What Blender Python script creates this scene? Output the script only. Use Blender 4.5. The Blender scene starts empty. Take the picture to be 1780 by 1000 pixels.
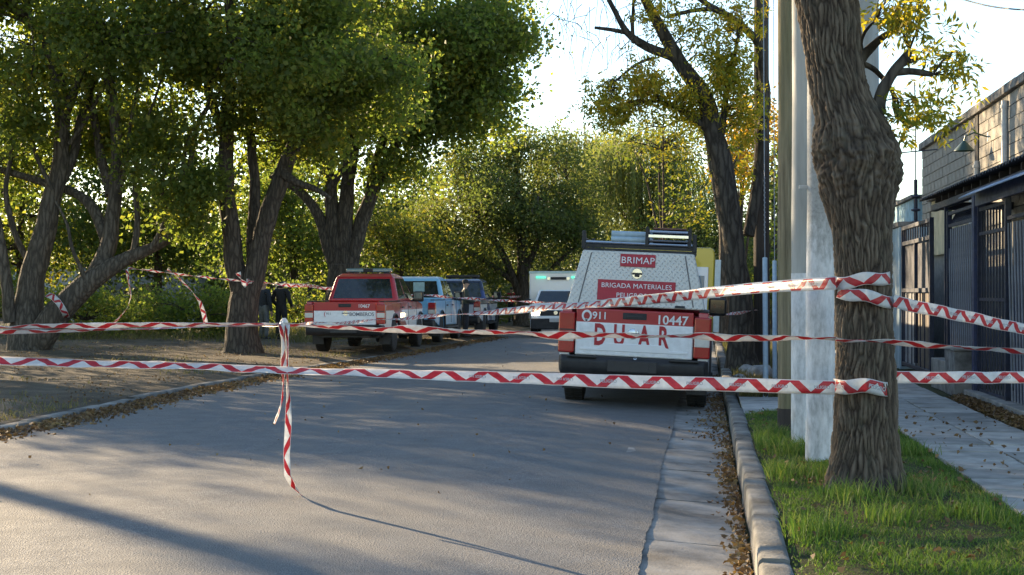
import bpy, bmesh, math, random
import numpy as np
from mathutils import Vector, Matrix, noise

random.seed(7); np.random.seed(7)
SC = bpy.context.scene
COL = SC.collection
R = math.radians
PI = math.pi

# ------------------------------------------------------------------ camera, sky, sun, exposure
F = 2500.0            # focal length in photo pixels (1780 wide)
EYE = 1.40
YAW = math.atan(336.0 / F)
cd = bpy.data.cameras.new('camera'); cam = bpy.data.objects.new('camera', cd); COL.objects.link(cam)
cam.location = (0, 0, EYE)
cam.rotation_euler = (R(90) + math.atan(10 / F), 0, YAW)
cd.sensor_width = 36.0; cd.lens = 36.0 * F / 1780.0
cd.clip_start = 0.1; cd.clip_end = 1500
SC.camera = cam

SUN_EL = 16.0
SUN_AZ = 47.3         # degrees left of the road axis (+Y)
sdir = Vector((-math.sin(R(SUN_AZ)) * math.cos(R(SUN_EL)), math.cos(R(SUN_AZ)) * math.cos(R(SUN_EL)), math.sin(R(SUN_EL))))
W = bpy.data.worlds.new('World'); SC.world = W; W.use_nodes = True
nt = W.node_tree; nt.nodes.clear()
wo = nt.nodes.new('ShaderNodeOutputWorld'); bg = nt.nodes.new('ShaderNodeBackground'); sk = nt.nodes.new('ShaderNodeTexSky')
sk.sky_type = 'NISHITA'; sk.sun_disc = False
sk.sun_elevation = R(SUN_EL); sk.sun_rotation = R(-SUN_AZ)
sk.air_density = 1.0; sk.dust_density = 0.2; sk.ozone_density = 1.3
bg.inputs['Strength'].default_value = 0.085
nt.links.new(sk.outputs[0], bg.inputs[0]); nt.links.new(bg.outputs[0], wo.inputs[0])
ld = bpy.data.lights.new('sun', 'SUN'); ld.energy = 3.7; ld.angle = R(0.5); ld.color = (1.0, 0.76, 0.47)
sun = bpy.data.objects.new('sun', ld); COL.objects.link(sun)
sun.rotation_euler = sdir.to_track_quat('Z', 'Y').to_euler()
SC.view_settings.view_transform = 'Standard'; SC.view_settings.look = 'None'
SC.view_settings.exposure = 2.12; SC.view_settings.gamma = 1.0
SC.view_settings.use_curve_mapping = False
try:
    SC.cycles.max_bounces = 8; SC.cycles.transmission_bounces = 6; SC.cycles.transparent_max_bounces = 8
    SC.cycles.use_denoising = True
    SC.cycles.sample_clamp_indirect = 6
except Exception:
    pass

# ------------------------------------------------------------------ helpers
cT, sT = math.cos(YAW), math.sin(YAW)
def P(px, py, d):
    """world point seen at photo pixel px,py at forward distance d"""
    lat = (px - 890.0) / F * d
    return Vector((-sT * d + cT * lat, cT * d + sT * lat, EYE + (510.0 - py) / F * d))
def G(px, py, z=0.0):
    d = F * (EYE - z) / (py - 510.0)
    p = P(px, py, d); p.z = z
    return p
def depth(p):
    return -sT * p[0] + cT * p[1]

def tag(o, label=None, cat=None, group=None, kind=None):
    if label: o['label'] = label
    if cat: o['category'] = cat
    if group: o['group'] = group
    if kind: o['kind'] = kind
    return o
def thing(name, label, cat, loc=(0, 0, 0), rot=(0, 0, 0), group=None):
    o = bpy.data.objects.new(name, None); COL.objects.link(o)
    o.location = loc; o.rotation_euler = rot; o.empty_display_size = 0.3
    return tag(o, label, cat, group)
def link(name, me, parent=None, loc=None, rot=None, scale=None):
    o = bpy.data.objects.new(name, me); COL.objects.link(o)
    if parent is not None: o.parent = parent
    if loc is not None: o.location = loc
    if rot is not None: o.rotation_euler = rot
    if scale is not None: o.scale = scale
    return o
def copy_tree(o, parent=None):
    c = o.copy(); COL.objects.link(c); c.parent = parent
    for ch in list(o.children): copy_tree(ch, c)
    return c

class MB:
    """collects faces, builds them as one mesh object"""
    def __init__(s): s.v = []; s.f = []; s.m = []; s.uv = {}
    def add(s, vs, fs, m=0):
        b = len(s.v); s.v += [tuple(v) for v in vs]
        for f in fs: s.f.append(tuple(b + i for i in f)); s.m.append(m)
        return s
    def box(s, x0, x1, y0, y1, z0, z1, m=0, M=None):
        vs = [Vector((x, y, z)) for z in (z0, z1) for y in (y0, y1) for x in (x0, x1)]
        if M is not None: vs = [M @ v for v in vs]
        return s.add(vs, [(0, 2, 3, 1), (4, 5, 7, 6), (0, 1, 5, 4), (2, 6, 7, 3), (0, 4, 6, 2), (1, 3, 7, 5)], m)
    def hexa(s, v8, m=0):
        return s.add(v8, [(0, 2, 3, 1), (4, 5, 7, 6), (0, 1, 5, 4), (2, 6, 7, 3), (0, 4, 6, 2), (1, 3, 7, 5)], m)
    def quad(s, a, b, c, d, m=0): return s.add([a, b, c, d], [(0, 1, 2, 3)], m)
    def prism_x(s, prof, x0, x1, m=0):
        """profile of (y,z) extruded along x"""
        n = len(prof)
        vs = [(x0, y, z) for y, z in prof] + [(x1, y, z) for y, z in prof]
        fs = [tuple(range(n))[::-1], tuple(range(n, 2 * n))] + [(i, (i + 1) % n, n + (i + 1) % n, n + i) for i in range(n)]
        return s.add(vs, [f[::-1] for f in fs], m)
    def prism_y(s, prof, y0, y1, m=0):
        n = len(prof)
        vs = [(x, y0, z) for x, z in prof] + [(x, y1, z) for x, z in prof]
        fs = [tuple(range(n)), tuple(range(n, 2 * n))[::-1]] + [(i, n + i, n + (i + 1) % n, (i + 1) % n) for i in range(n)]
        return s.add(vs, fs, m)
    def tube(s, pts, rad, n=8, m=0, cap=True, rfun=None):
        pts = [Vector(p) for p in pts]
        if not hasattr(rad, '__len__'): rad = [rad] * len(pts)
        up = Vector((0, 0, 1)); t0 = (pts[1] - pts[0]).normalized()
        ref = Vector((1, 0, 0)) if abs(t0.z) > .8 else up
        a = (ref - t0 * ref.dot(t0)).normalized(); vs = []
        for i, p in enumerate(pts):
            t = (pts[min(i + 1, len(pts) - 1)] - pts[max(i - 1, 0)]).normalized()
            a = (a - t * a.dot(t)).normalized(); b = t.cross(a)
            for k in range(n):
                an = 2 * PI * k / n; dv = a * math.cos(an) + b * math.sin(an)
                r = rad[i] if rfun is None else rad[i] + rfun(i, k, an, p + dv * rad[i])
                vs.append(p + dv * r)
        fs = []
        for i in range(len(pts) - 1):
            for k in range(n):
                k2 = (k + 1) % n
                fs.append((i * n + k, i * n + k2, (i + 1) * n + k2, (i + 1) * n + k))
        if cap:
            fs.append(tuple(range(n))[::-1]); fs.append(tuple((len(pts) - 1) * n + k for k in range(n)))
        return s.add(vs, fs, m)
    def lathe(s, prof, n=24, axis='z', m=0, M=None):
        """profile (r, h) turned about an axis"""
        vs = []
        for r, h in prof:
            for k in range(n):
                an = 2 * PI * k / n; c, d = r * math.cos(an), r * math.sin(an)
                v = Vector((c, d, h)) if axis == 'z' else (Vector((h, c, d)) if axis == 'x' else Vector((d, h, c)))
                vs.append(M @ v if M is not None else v)
        fs = []
        L = len(prof)
        for i in range(L - 1):
            for k in range(n):
                k2 = (k + 1) % n; fs.append((i * n + k, i * n + k2, (i + 1) * n + k2, (i + 1) * n + k))
        fs.append(tuple(range(n))[::-1]); fs.append(tuple((L - 1) * n + k for k in range(n)))
        return s.add(vs, fs, m)
    def mesh(s, name, mats, smooth=None):
        me = bpy.data.meshes.new(name); me.from_pydata(s.v, [], s.f)
        if not isinstance(mats, (list, tuple)): mats = [mats]
        for a in mats: me.materials.append(a)
        if len(mats) > 1: me.polygons.foreach_set('material_index', s.m)
        if smooth is not None:
            me.polygons.foreach_set('use_smooth', [True] * len(s.f))
            try: me.set_sharp_from_angle(angle=R(smooth))
            except Exception: pass
        me.update(); return me
    def build(s, name, mats, parent=None, smooth=None, bevel=0, fixn=False, loc=None, rot=None):
        me = s.mesh(name, mats, smooth)
        if fixn:
            bm = bmesh.new(); bm.from_mesh(me); bmesh.ops.recalc_face_normals(bm, faces=bm.faces); bm.to_mesh(me); bm.free()
        o = link(name, me, parent, loc, rot)
        if bevel:
            b = o.modifiers.new('bevel', 'BEVEL'); b.width = bevel; b.segments = 2; b.limit_method = 'ANGLE'; b.angle_limit = R(35)
            if smooth is None:
                me.polygons.foreach_set('use_smooth', [True] * len(me.polygons)); b.harden_normals = True
        return o

def mesh_np(name, verts, faces, mat, smooth=False):
    """verts (N,3), faces (M,k) numpy -> mesh"""
    me = bpy.data.meshes.new(name)
    nf, k = faces.shape
    me.vertices.add(len(verts)); me.vertices.foreach_set('co', np.ascontiguousarray(verts, dtype=np.float32).ravel())
    me.loops.add(nf * k); me.loops.foreach_set('vertex_index', np.ascontiguousarray(faces, dtype=np.int32).ravel())
    me.polygons.add(nf); me.polygons.foreach_set('loop_start', np.arange(0, nf * k, k, dtype=np.int32))
    if smooth: me.polygons.foreach_set('use_smooth', np.ones(nf, dtype=bool))
    if mat: me.materials.append(mat)
    me.update(calc_edges=True); me.validate(); return me

# ------------------------------------------------------------------ materials
class N:
    """tiny node helper"""
    def __init__(s, name):
        s.mat = bpy.data.materials.new(name); s.mat.use_nodes = True
        s.t = s.mat.node_tree; s.t.nodes.clear()
        s.out = s.t.nodes.new('ShaderNodeOutputMaterial')
    def n(s, typ, **kw):
        o = s.t.nodes.new('ShaderNode' + typ)
        for k, v in kw.items():
            if k.startswith('i_'):
                key = k[2:]
                o.inputs[int(key) if key.isdigit() else key.replace('_', ' ')].default_value = v
            else: setattr(o, k, v)
        return o
    def l(s, a, b): s.t.links.new(a, b)
    def coords(s, scale=(1, 1, 1), which='Object'):
        tc = s.n('TexCoord'); mp = s.n('Mapping'); mp.inputs['Scale'].default_value = scale
        s.l(tc.outputs[which], mp.inputs['Vector']); return mp.outputs[0]
    def noise(s, vec, scale, detail=4, rough=.55, dist=0):
        o = s.n('TexNoise'); o.inputs['Scale'].default_value = scale; o.inputs['Detail'].default_value = detail
        o.inputs['Roughness'].default_value = rough; o.inputs['Distortion'].default_value = dist
        if vec is not None: s.l(vec, o.inputs['Vector'])
        return o.outputs[0]
    def ramp(s, fac, stops):
        o = s.n('ValToRGB'); e = o.color_ramp.elements
        while len(e) < len(stops): e.new(.5)
        for i, (p, c) in enumerate(stops):
            e[i].position = p; e[i].color = (*c, 1) if len(c) == 3 else c
        s.l(fac, o.inputs[0]); return o.outputs[0]
    def math(s, op, a, b=None, c=None, clamp=False):
        o = s.n('Math', operation=op); o.use_clamp = clamp
        for i, x in enumerate((a, b, c)):
            if x is None: continue
            if hasattr(x, 'is_linked') or hasattr(x, 'links'): s.l(x, o.inputs[i])
            else: o.inputs[i].default_value = x
        return o.outputs[0]
    def mix(s, fac, a, b, blend='MIX'):
        o = s.n('Mix', data_type='RGBA', blend_type=blend)
        for sock, x in ((o.inputs[0], fac), (o.inputs[6], a), (o.inputs[7], b)):
            if hasattr(x, 'links'): s.l(x, sock)
            elif isinstance(x, (int, float)): sock.default_value = x
            else: sock.default_value = (*x, 1) if len(x) == 3 else x
        return o.outputs[2]
    def bump(s, h, strength=.3, dist=.01, normal=None):
        o = s.n('Bump'); o.inputs['Strength'].default_value = strength; o.inputs['Distance'].default_value = dist
        s.l(h, o.inputs['Height'])
        if normal is not None: s.l(normal, o.inputs['Normal'])
        return o.outputs[0]
    def pbr(s, color, rough=.7, metal=0, spec=.5, normal=None, coat=0, emit=None, estr=0, trans=0):
        o = s.n('BsdfPrincipled')
        for sock, x in (('Base Color', color), ('Roughness', rough), ('Metallic', metal)):
            if hasattr(x, 'links'): s.l(x, o.inputs[sock])
            elif sock == 'Base Color': o.inputs[sock].default_value = (*x, 1)
            else: o.inputs[sock].default_value = x
        o.inputs['Specular IOR Level'].default_value = spec
        o.inputs['Coat Weight'].default_value = coat
        o.inputs['Transmission Weight'].default_value = trans
        if emit is not None:
            o.inputs['Emission Color'].default_value = (*emit, 1); o.inputs['Emission Strength'].default_value = estr
        if normal is not None: s.l(normal, o.inputs['Normal'])
        s.l(o.outputs[0], s.out.inputs[0]); return o

def mat(name, c, rough=.7, var=.18, scale=6, bump=0, bscale=60, bdist=.004, metal=0, spec=.5, coat=0, c2=None, stretch=(1, 1, 1)):
    n = N(name); v = n.coords(stretch)
    f = n.noise(v, scale, 5, .6)
    d = tuple(max(0, x * (1 - var * 1.6)) for x in c) if c2 is None else c2
    u = tuple(min(1, x * (1 + var)) for x in c)
    col = n.ramp(f, [(.3, d), (.7, u)])
    nm = None
    if bump:
        h = n.noise(v, bscale, 4, .6); nm = n.bump(h, bump, bdist)
    rg = n.ramp(n.noise(v, scale * 2.3, 3), [(.3, (max(0, rough - .1),) * 3), (.7, (min(1, rough + .1),) * 3)])
    n.pbr(col, rg, metal, spec, nm, coat)
    return n.mat

def leaf_mat(name, stops, trans=.45, rough=.6, tint=1.5):
    """per-leaf colour from a ramp; light passes through the blade"""
    n = N(name); g = n.n('NewGeometry')
    v = n.coords(); cl = n.noise(v, .55, 2, .5)
    f = n.math('ADD', n.math('MULTIPLY', g.outputs['Random Per Island'], .62), n.math('MULTIPLY', n.math('SUBTRACT', cl, .3), .95), clamp=True)
    col = n.ramp(f, stops)
    d = n.n('BsdfPrincipled'); n.l(col, d.inputs['Base Color']); d.inputs['Roughness'].default_value = rough
    d.inputs['Specular IOR Level'].default_value = .3
    t = n.n('BsdfTranslucent')
    tc = n.mix(1.0, col, (tint * 1.05, tint * 1.1, tint * .55), 'MULTIPLY'); n.l(tc, t.inputs[0])
    m = n.n('MixShader'); m.inputs[0].default_value = trans
    n.l(d.outputs[0], m.inputs[1]); n.l(t.outputs[0], m.inputs[2]); n.l(m.outputs[0], n.out.inputs[0])
    return n.mat

def bark_mat(name, ridge, groove, scale=9, squash=.16, strength=.8, dist=.02):
    n = N(name); tc = n.n('TexCoord')
    wv = n.noise(n.coords((1, 1, .5)), 5, 3, .6)
    mp = n.n('Mapping'); mp.inputs['Scale'].default_value = (1, 1, squash); n.l(tc.outputs['Object'], mp.inputs[0])
    add = n.n('VectorMath', operation='MULTIPLY_ADD')
    n.l(wv, add.inputs[0]); add.inputs[1].default_value = (.12, .12, .12); n.l(mp.outputs[0], add.inputs[2])
    vo = n.n('TexVoronoi', feature='DISTANCE_TO_EDGE'); vo.inputs['Scale'].default_value = scale; n.l(add.outputs[0], vo.inputs['Vector'])
    h = n.math('MULTIPLY', vo.outputs['Distance'], 3.0, clamp=True)
    fine = n.noise(n.coords((1, 1, .35)), 55, 5, .65)
    hh = n.math('ADD', h, n.math('MULTIPLY', fine, .45))
    col = n.ramp(hh, [(.15, groove), (.75, ridge), (1.0, tuple(x * 1.35 for x in ridge))])
    big = n.noise(n.coords(), 1.7, 3)
    col = n.mix(n.math('MULTIPLY', big, .5), col, tuple(x * .55 for x in ridge))
    n.pbr(col, .92, 0, .25, n.bump(hh, strength, dist))
    return n.mat

def flat(name, c, rough=.5, metal=0, spec=.5, coat=0, emit=None, estr=0):
    n = N(name); v = n.coords(); f = n.noise(v, 14, 4)
    col = n.ramp(f, [(.3, tuple(x * .86 for x in c)), (.7, tuple(min(1, x * 1.06) for x in c))])
    n.pbr(col, rough, metal, spec, None, coat, emit, estr); return n.mat

# ------------------------------------------------------------------ ground, road, kerbs
def asphalt():
    n = N('asphalt'); v = n.coords()
    sp = n.noise(v, 48, 5, .85); mid = n.noise(v, 3.2, 5, .6); big = n.noise(n.coords((.7, .12, 1)), 1.6, 4, .55)
    vo = n.n('TexVoronoi'); vo.inputs['Scale'].default_value = 95; n.l(v, vo.inputs['Vector'])
    base = n.ramp(sp, [(.25, (.05, .053, .056)), (.5, (.138, .141, .144)), (.7, (.30, .298, .29))])
    worn = n.mix(n.ramp(big, [(.42, (0, 0, 0)), (.66, (1, 1, 1))]), base, (.17, .165, .155))
    col = n.mix(n.math('MULTIPLY', n.ramp(mid, [(.35, (0, 0, 0)), (.75, (1, 1, 1))]), .45), worn, (.10, .101, .104))
    # dust along the edges of the carriageway
    g = n.n('NewGeometry'); sx = n.n('SeparateXYZ'); n.l(g.outputs['Position'], sx.inputs[0])
    e = n.math('MULTIPLY', n.math('ABSOLUTE', n.math('ADD', sx.outputs[0], 3.6)), .28)
    dust = n.math('MULTIPLY', n.math('MULTIPLY', n.math('SUBTRACT', e, .72), 3, clamp=True), n.ramp(mid, [(.3, (0, 0, 0)), (.6, (1, 1, 1))]), clamp=True)
    col = n.mix(n.math('MULTIPLY', dust, .6), col, (.21, .185, .15))
    h = n.math('ADD', n.math('MULTIPLY', sp, .6), n.math('MULTIPLY', vo.outputs['Distance'], .9))
    n.pbr(col, n.ramp(mid, [(.3, (.72,) * 3), (.7, (.9,) * 3)]), 0, .35, n.bump(h, .6, .012))
    return n.mat
M_ASPH = asphalt()
M_CONC = mat('worn_concrete', (.27, .255, .23), .9, .35, 3.2, .6, 45, .006)
M_GUT = mat('gutter_concrete', (.25, .24, .22), .9, .4, 2.4, .7, 60, .006)
M_KERB = mat('kerb_concrete', (.185, .178, .16), .92, .55, 2.6, .8, 35, .012)
M_SLAB = [mat('paving_concrete', (.33, .315, .285), .85, .25, 4, .4, 60), mat('paving_concrete_pale', (.45, .425, .385), .85, .2, 4, .4, 60), mat('paving_concrete_dark', (.24, .23, .21), .85, .25, 4, .4, 60)]
def dirt_mat(name, a, b, c, sc=1.2):
    n = N(name); v = n.coords()
    f1 = n.noise(v, sc, 6, .62, .4); f2 = n.noise(v, 26, 5, .7)
    f = n.math('ADD', n.math('MULTIPLY', f1, .65), n.math('MULTIPLY', f2, .35))
    col = n.ramp(f, [(.32, a), (.5, b), (.66, c)])
    n.pbr(col, .95, 0, .2, n.bump(n.math('ADD', f2, n.math('MULTIPLY', f1, 1.2)), .9, .04)); return n.mat
M_DIRT = dirt_mat('verge_dirt', (.055, .045, .032), (.105, .086, .062), (.17, .145, .11))
M_SOIL = dirt_mat('lawn_soil', (.03, .035, .014), (.05, .055, .02), (.085, .075, .04), 3)
M_FIELD = dirt_mat('far_ground', (.03, .04, .015), (.055, .06, .025), (.09, .085, .045), .3)

def road_z(x):
    # crowned carriageway, falling towards the right-hand gutter
    if x < -5: return -.03 - .01 * min(1, (-5 - x) / 2.2) * 3
    if x < -2.6: return -.03 + .03 * (x + 5) / 2.4
    return -.075 * ((x + 2.6) / 2.3) ** 1.5 if x < -.3 else -.075 - .04 * (x + .3) / .57

# left kerb line (x along y)
KL = [(-12, -7.20), (5, -7.20), (14, -7.25), (20, -7.55), (24, -7.55), (30, -7.32), (36, -7.1), (44, -6.9), (55, -6.9), (80, -6.9), (130, -6.9)]
def klx(y):
    for (a, xa), (b, xb) in zip(KL, KL[1:]):
        if a <= y <= b: return xa + (xb - xa) * (y - a) / (b - a)
    return KL[-1][1]

def strip(fx0, fx1, ys, nx, zf, name, mt, kind='structure', parent=None, jit=0):
    vs = []; fs = []
    for j, y in enumerate(ys):
        for i in range(nx + 1):
            x = fx0(y) + (fx1(y) - fx0(y)) * i / nx
            vs.append((x, y, zf(x, y)))
    for j in range(len(ys) - 1):
        for i in range(nx):
            a = j * (nx + 1) + i; fs.append((a, a + 1, a + nx + 2, a + nx + 1))
    me = bpy.data.meshes.new(name); me.from_pydata(vs, [], fs); me.materials.append(mt)
    me.polygons.foreach_set('use_smooth', [True] * len(fs))
    o = link(name, me, parent)
    if kind: o['kind'] = kind
    return o
ys_f = [-12 + .5 * i for i in range(0, 285)]
def nz(x, y, s, a, q=0): return a * noise.noise(Vector((x * s, y * s, q)))

# one sheet under everything, out to the horizon
me = bpy.data.meshes.new('ground'); me.from_pydata([(-600, -300, -.32), (600, -300, -.32), (600, 900, -.32), (-600, 900, -.32)], [], [(0, 1, 2, 3)]); me.materials.append(M_FIELD)
tag(link('ground', me), kind='structure')
# carriageway; its right edge is ragged over the gutter
def edge_r(y):
    return -.36 + .02 * noise.noise(Vector((3.1, y * .35, 0))) + .012 * noise.noise(Vector((7, y * 3.1, 2))) + .012 * noise.noise(Vector((2, y * 11, 2))) + .03 * max(0, noise.noise(Vector((1, y * .9, 5))))
ys_r = [-12 + .2 * i for i in range(0, 85)] + [5 + .06 * i for i in range(0, 300)] + [23 + .2 * i for i in range(0, 165)] + [56 + i for i in range(0, 74)]
strip(lambda y: klx(y) - .05, edge_r, ys_r, 34, lambda x, y: road_z(min(x, -.32)) + nz(x, y, .5, .008), 'road', M_ASPH)
# gutter of cast slabs with open joints between them
gut = thing('gutter', None, None); gut['kind'] = 'structure'
b = MB().box(-.75, .30, -12, 110, -.3, -.145); b.build('gutter_bed', M_SOIL, gut)
y = 4.0; k = 0
while y < 48:
    L = random.uniform(1.5, 2.1); z0, z1 = -.058 + random.uniform(-.004, .003), -.120 + random.uniform(-.006, .004)
    m = MB(); g_ = .012
    n_ = 6; vs = []
    for j in range(n_ + 1):
        yy = y + g_ + (L - 2 * g_) * j / n_
        for i in range(5):
            x = -.72 + .97 * i / 4
            vs.append((x, yy, z0 + (z1 - z0) * i / 4 + nz(x, yy, 2.5, .004, 4) - (.0 if 0 < j < n_ else .01)))
    nb = len(vs); fs = [(j * 5 + i, j * 5 + i + 1, j * 5 + i + 6, j * 5 + i + 5) for j in range(n_) for i in range(4)]
    rim = [j for j in range(5)] + [j * 5 + 4 for j in range(1, n_ + 1)] + [n_ * 5 + i for i in (3, 2, 1, 0)] + [j * 5 for j in range(n_ - 1, 0, -1)]
    lo = [(vs[i][0], vs[i][1], -.17) for i in rim]
    fs += [(rim[i], nb + i, nb + (i + 1) % len(rim), rim[(i + 1) % len(rim)]) for i in range(len(rim))]
    m.add(vs + lo, [f if len(f) == 4 else f for f in fs]); m.build('gutter_slab', M_GUT, gut, smooth=40)
    y += L; k += 1
# kerbs, stone by stone
def kerb(name, xf, y0, y1, w, ztop, zbot, side, drop=None, step=(1.3, 2.1)):
    root = thing(name, None, None); root['kind'] = 'structure'
    y = y0
    while y < y1:
        L = random.uniform(*step); g_ = random.uniform(.004, .010)
        zt = ztop + random.uniform(-.012, .012) - (drop(y) if drop else 0)
        dx0, dx1 = random.uniform(-.015, .015), random.uniform(-.015, .015)
        n_ = 5; vs = []; fs = []
        for j in range(n_ + 1):
            yy = y + g_ + (L - g_) * j / n_; bx = xf(yy) + dx0 + (dx1 - dx0) * j / n_
            q = .006 * noise.noise(Vector((bx * 4, yy * 4.1, 3))); e = .008 if j in (0, n_) else 0
            pr = [(0, zbot), (.010 + q * .4, zt - .022 - e), (.016 + q * .6, zt - .008 - e), (.030 + q, zt - e * .5), (w - .03, zt + q * .4 - e * .5), (w, zt - .015), (w, zbot)]
            for (dx, z) in pr: vs.append((bx + dx * side, yy, z))
        c = 7
        for j in range(n_):
            for i in range(c - 1): fs.append((j * c + i, j * c + i + 1, (j + 1) * c + i + 1, (j + 1) * c + i))
        fs += [tuple(range(c)), tuple(n_ * c + i for i in range(c))[::-1]]
        if side < 0: pass
        m = MB(); m.add(vs, fs); m.build('kerb_stone', M_KERB, root, smooth=50, fixn=True)
        y += L
    return root
kerb('right_kerb', lambda y: .27, 4.5, 47, .17, .04, -.2, 1, lambda y: .05 if 16.4 < y < 19.2 else 0)
kerb('left_kerb', klx, 9, 52, .20, .030, -.2, -1, lambda y: .02 + .045 * max(0, min(1, (y - 26) / 8)), (1.0, 1.4))

# verges
def verge_z(x, y):
    z = .035 + nz(x, y, .35, .05) + nz(x, y, 1.7, .02) + .012 * max(0, -9 - x)
    e = klx(y) - x                                   # distance in from the kerb face
    top = .022 - (.02 + .045 * max(0, min(1, (y - 26) / 8))) + .02 * noise.noise(Vector((x * 3, y * 1.3, 7))) + (.02 if y > 30 else 0)
    k = max(0, min(1, (e - .20) / .6)); k = k * k * (3 - 2 * k)
    z = top + (z - top) * k
    if e < .04: z = -.12
    return z
strip(lambda y: -60, lambda y: klx(y) + .05, [-12 + .5 * i for i in range(0, 90)] + [33 + 1. * i for i in range(0, 67)], 220, verge_z, 'dirt_verge', M_DIRT)
strip(lambda y: .43, lambda y: 1.93, [-2 + .3 * i for i in range(0, 64)], 12, lambda x, y: .02 + nz(x, y, 1.2, .03) + (.02 if .6 < x < 1.8 else 0), 'lawn', M_SOIL)
strip(lambda y: .43, lambda y: 1.93, [19.3 + .5 * i for i in range(0, 70)], 10, lambda x, y: .02 + nz(x, y, 1.2, .035), 'bare_verge', M_DIRT)
strip(lambda y: 3.08, lambda y: 30, [-12 + 2. * i for i in range(0, 56)], 12, lambda x, y: -.005, 'house_ground', M_FIELD)
# pavement of separate slabs
pav = thing('pavement', None, None); pav['kind'] = 'structure'
MB().box(1.9, 3.12, 3, 62, -.2, .005).build('pavement_bed', M_SOIL, pav)
y = 5.5; row = 0
while y < 44:
    for ci, (x0, x1) in enumerate(((1.925, 2.50), (2.515, 3.09))):
        t = random.random(); mt = M_SLAB[1] if t < .13 else (M_SLAB[2] if t < .35 else M_SLAB[0])
        z = .048 + random.uniform(-.006, .006); tl = [random.uniform(-.005, .005) for _ in range(4)]
        a, c = y + .008, y + .60 - .008
        MB().hexa([Vector(p) for p in ((x0, a, 0), (x1, a, 0), (x0, c, 0), (x1, c, 0), (x0, a, z + tl[0]), (x1, a, z + tl[1]), (x0, c, z + tl[2]), (x1, c, z + tl[3]))]).build('paving_slab', mt, pav, bevel=.006)
    y += .60; row += 1
drv = thing('driveway', None, None); drv['kind'] = 'structure'
MB().box(.43, 1.9, 16.6, 19.25, -.2, .0).build('driveway_bed', M_SOIL, drv)
for i in range(2):
    for j in range(4):
        x0 = .44 + i * .73; y0 = 16.65 + j * .65
        MB().box(x0, x0 + .715, y0, y0 + .635, -.02, .03 + random.uniform(-.006, .006)).build('driveway_slab', M_SLAB[1 if (i + j) % 3 else 0], drv, bevel=.006)
# thin cracks in the asphalt
m = MB()
for (pl) in ([(850, 720), (930, 728), (1010, 722), (1090, 735)], [(300, 780), (420, 772), (560, 790), (640, 786)]):
    prev = None
    for i in range(len(pl) - 1):
        for s_ in range(14):
            t = s_ / 14; px = pl[i][0] + (pl[i + 1][0] - pl[i][0]) * t + random.uniform(-2.5, 2.5); py = pl[i][1] + (pl[i + 1][1] - pl[i][1]) * t + random.uniform(-1.5, 1.5)
            p = G(px, py, 0); p.z = road_z(p.x) + .010; w_ = random.uniform(.003, .007); q = p + Vector((w_, -w_, 0))
            if prev: m.quad(prev[0], prev[1], q, p)
            prev = (p, q)
tag(m.build('road_crack', flat('crack_tar', (.05, .05, .05), .95)), kind='structure')

# ------------------------------------------------------------------ the house and its railings
FX, HX = 3.6, 4.85
def fy(px):                                    # y of the railing plane at a photo column
    lo, hi = 5.0, 60.0
    for _ in range(50):
        mid = (lo + hi) / 2; lat = cT * FX + sT * mid; d = cT * mid - sT * FX
        if 890 + F * lat / d > px: lo = mid
        else: hi = mid
    return (lo + hi) / 2
def plane_pt(px, py, X):
    lo, hi = 5.0, 90.0
    for _ in range(50):
        mid = (lo + hi) / 2; lat = cT * X + sT * mid; d = cT * mid - sT * X
        if 890 + F * lat / d > px: lo = mid
        else: hi = mid
    d = cT * lo - sT * X
    return Vector((X, lo, EYE + (510 - py) / F * d))
def block_mat():
    n = N('painted_block'); v = n.coords()
    st = n.noise(n.coords((1.0, 1.0, .16)), 3.0, 5, .62); f = n.noise(v, 7, 5, .65)
    oi = n.n('ObjectInfo')
    col = n.ramp(f, [(.25, (.22, .205, .18)), (.65, (.36, .34, .30))])
    col = n.mix(n.math('MULTIPLY', n.ramp(st, [(.5, (0, 0, 0)), (.72, (1, 1, 1))]), .75), col, (.13, .12, .105))
    col = n.mix(n.math('MULTIPLY', oi.outputs['Random'], .35), col, (.36, .33, .28))
    n.pbr(col, .92, 0, .25, n.bump(f, .6, .008)); return n.mat
M_BLOCK = block_mat()
M_CREAM = mat('cream_plaster', (.58, .50, .33), .9, .2, 3, .4, 40)
M_BLUEP = mat('pale_blue_paint', (.36, .53, .62), .8, .22, 3, .25, 30)
M_MORT = mat('mortar', (.24, .23, .21), .95, .2, 8)
M_COPING = mat('coping_concrete', (.21, .20, .185), .92, .45, 5, .6, 30, .01)
M_NAVY = mat('navy_steel', (.012, .018, .045), .5, .3, 12, .15, 80, metal=0, spec=.5)
M_NAVYB = mat('navy_beam_paint', (.03, .045, .11), .45, .25, 8)
M_PVC = flat('grey_pipe', (.50, .51, .51), .5)
M_RUST = mat('rusty_sheet', (.055, .048, .045), .8, .4, 6, .4, 40)
M_TARP = mat('blue_sheet', (.16, .24, .38), .5, .25, 5, .2, 30)
M_DGREEN = flat('lamp_green', (.03, .07, .055), .4)
M_DARKIN = mat('dark_interior', (.02, .02, .022), .9, .2, 4)
M_GREYSTEEL = mat('grey_sheet_steel', (.28, .295, .33), .5, .3, 5, .2, 30)

house = thing('block_house', 'long low house of pale grey blocks with a coping and white downpipes behind navy railings', 'house', (HX, 18, 0))
def hp(name, mb, mt, parent=None, **kw):
    for i, v in enumerate(mb.v): mb.v[i] = (v[0] - HX, v[1] - 18, v[2])
    return mb.build(name, mt, parent or house, **kw)
YH0, YH1, TOP = 15.0, 33.2, 4.62
hp('wall', MB().box(HX + .012, HX + 6, YH0, YH1, -.1, TOP - .02), M_MORT)
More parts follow.
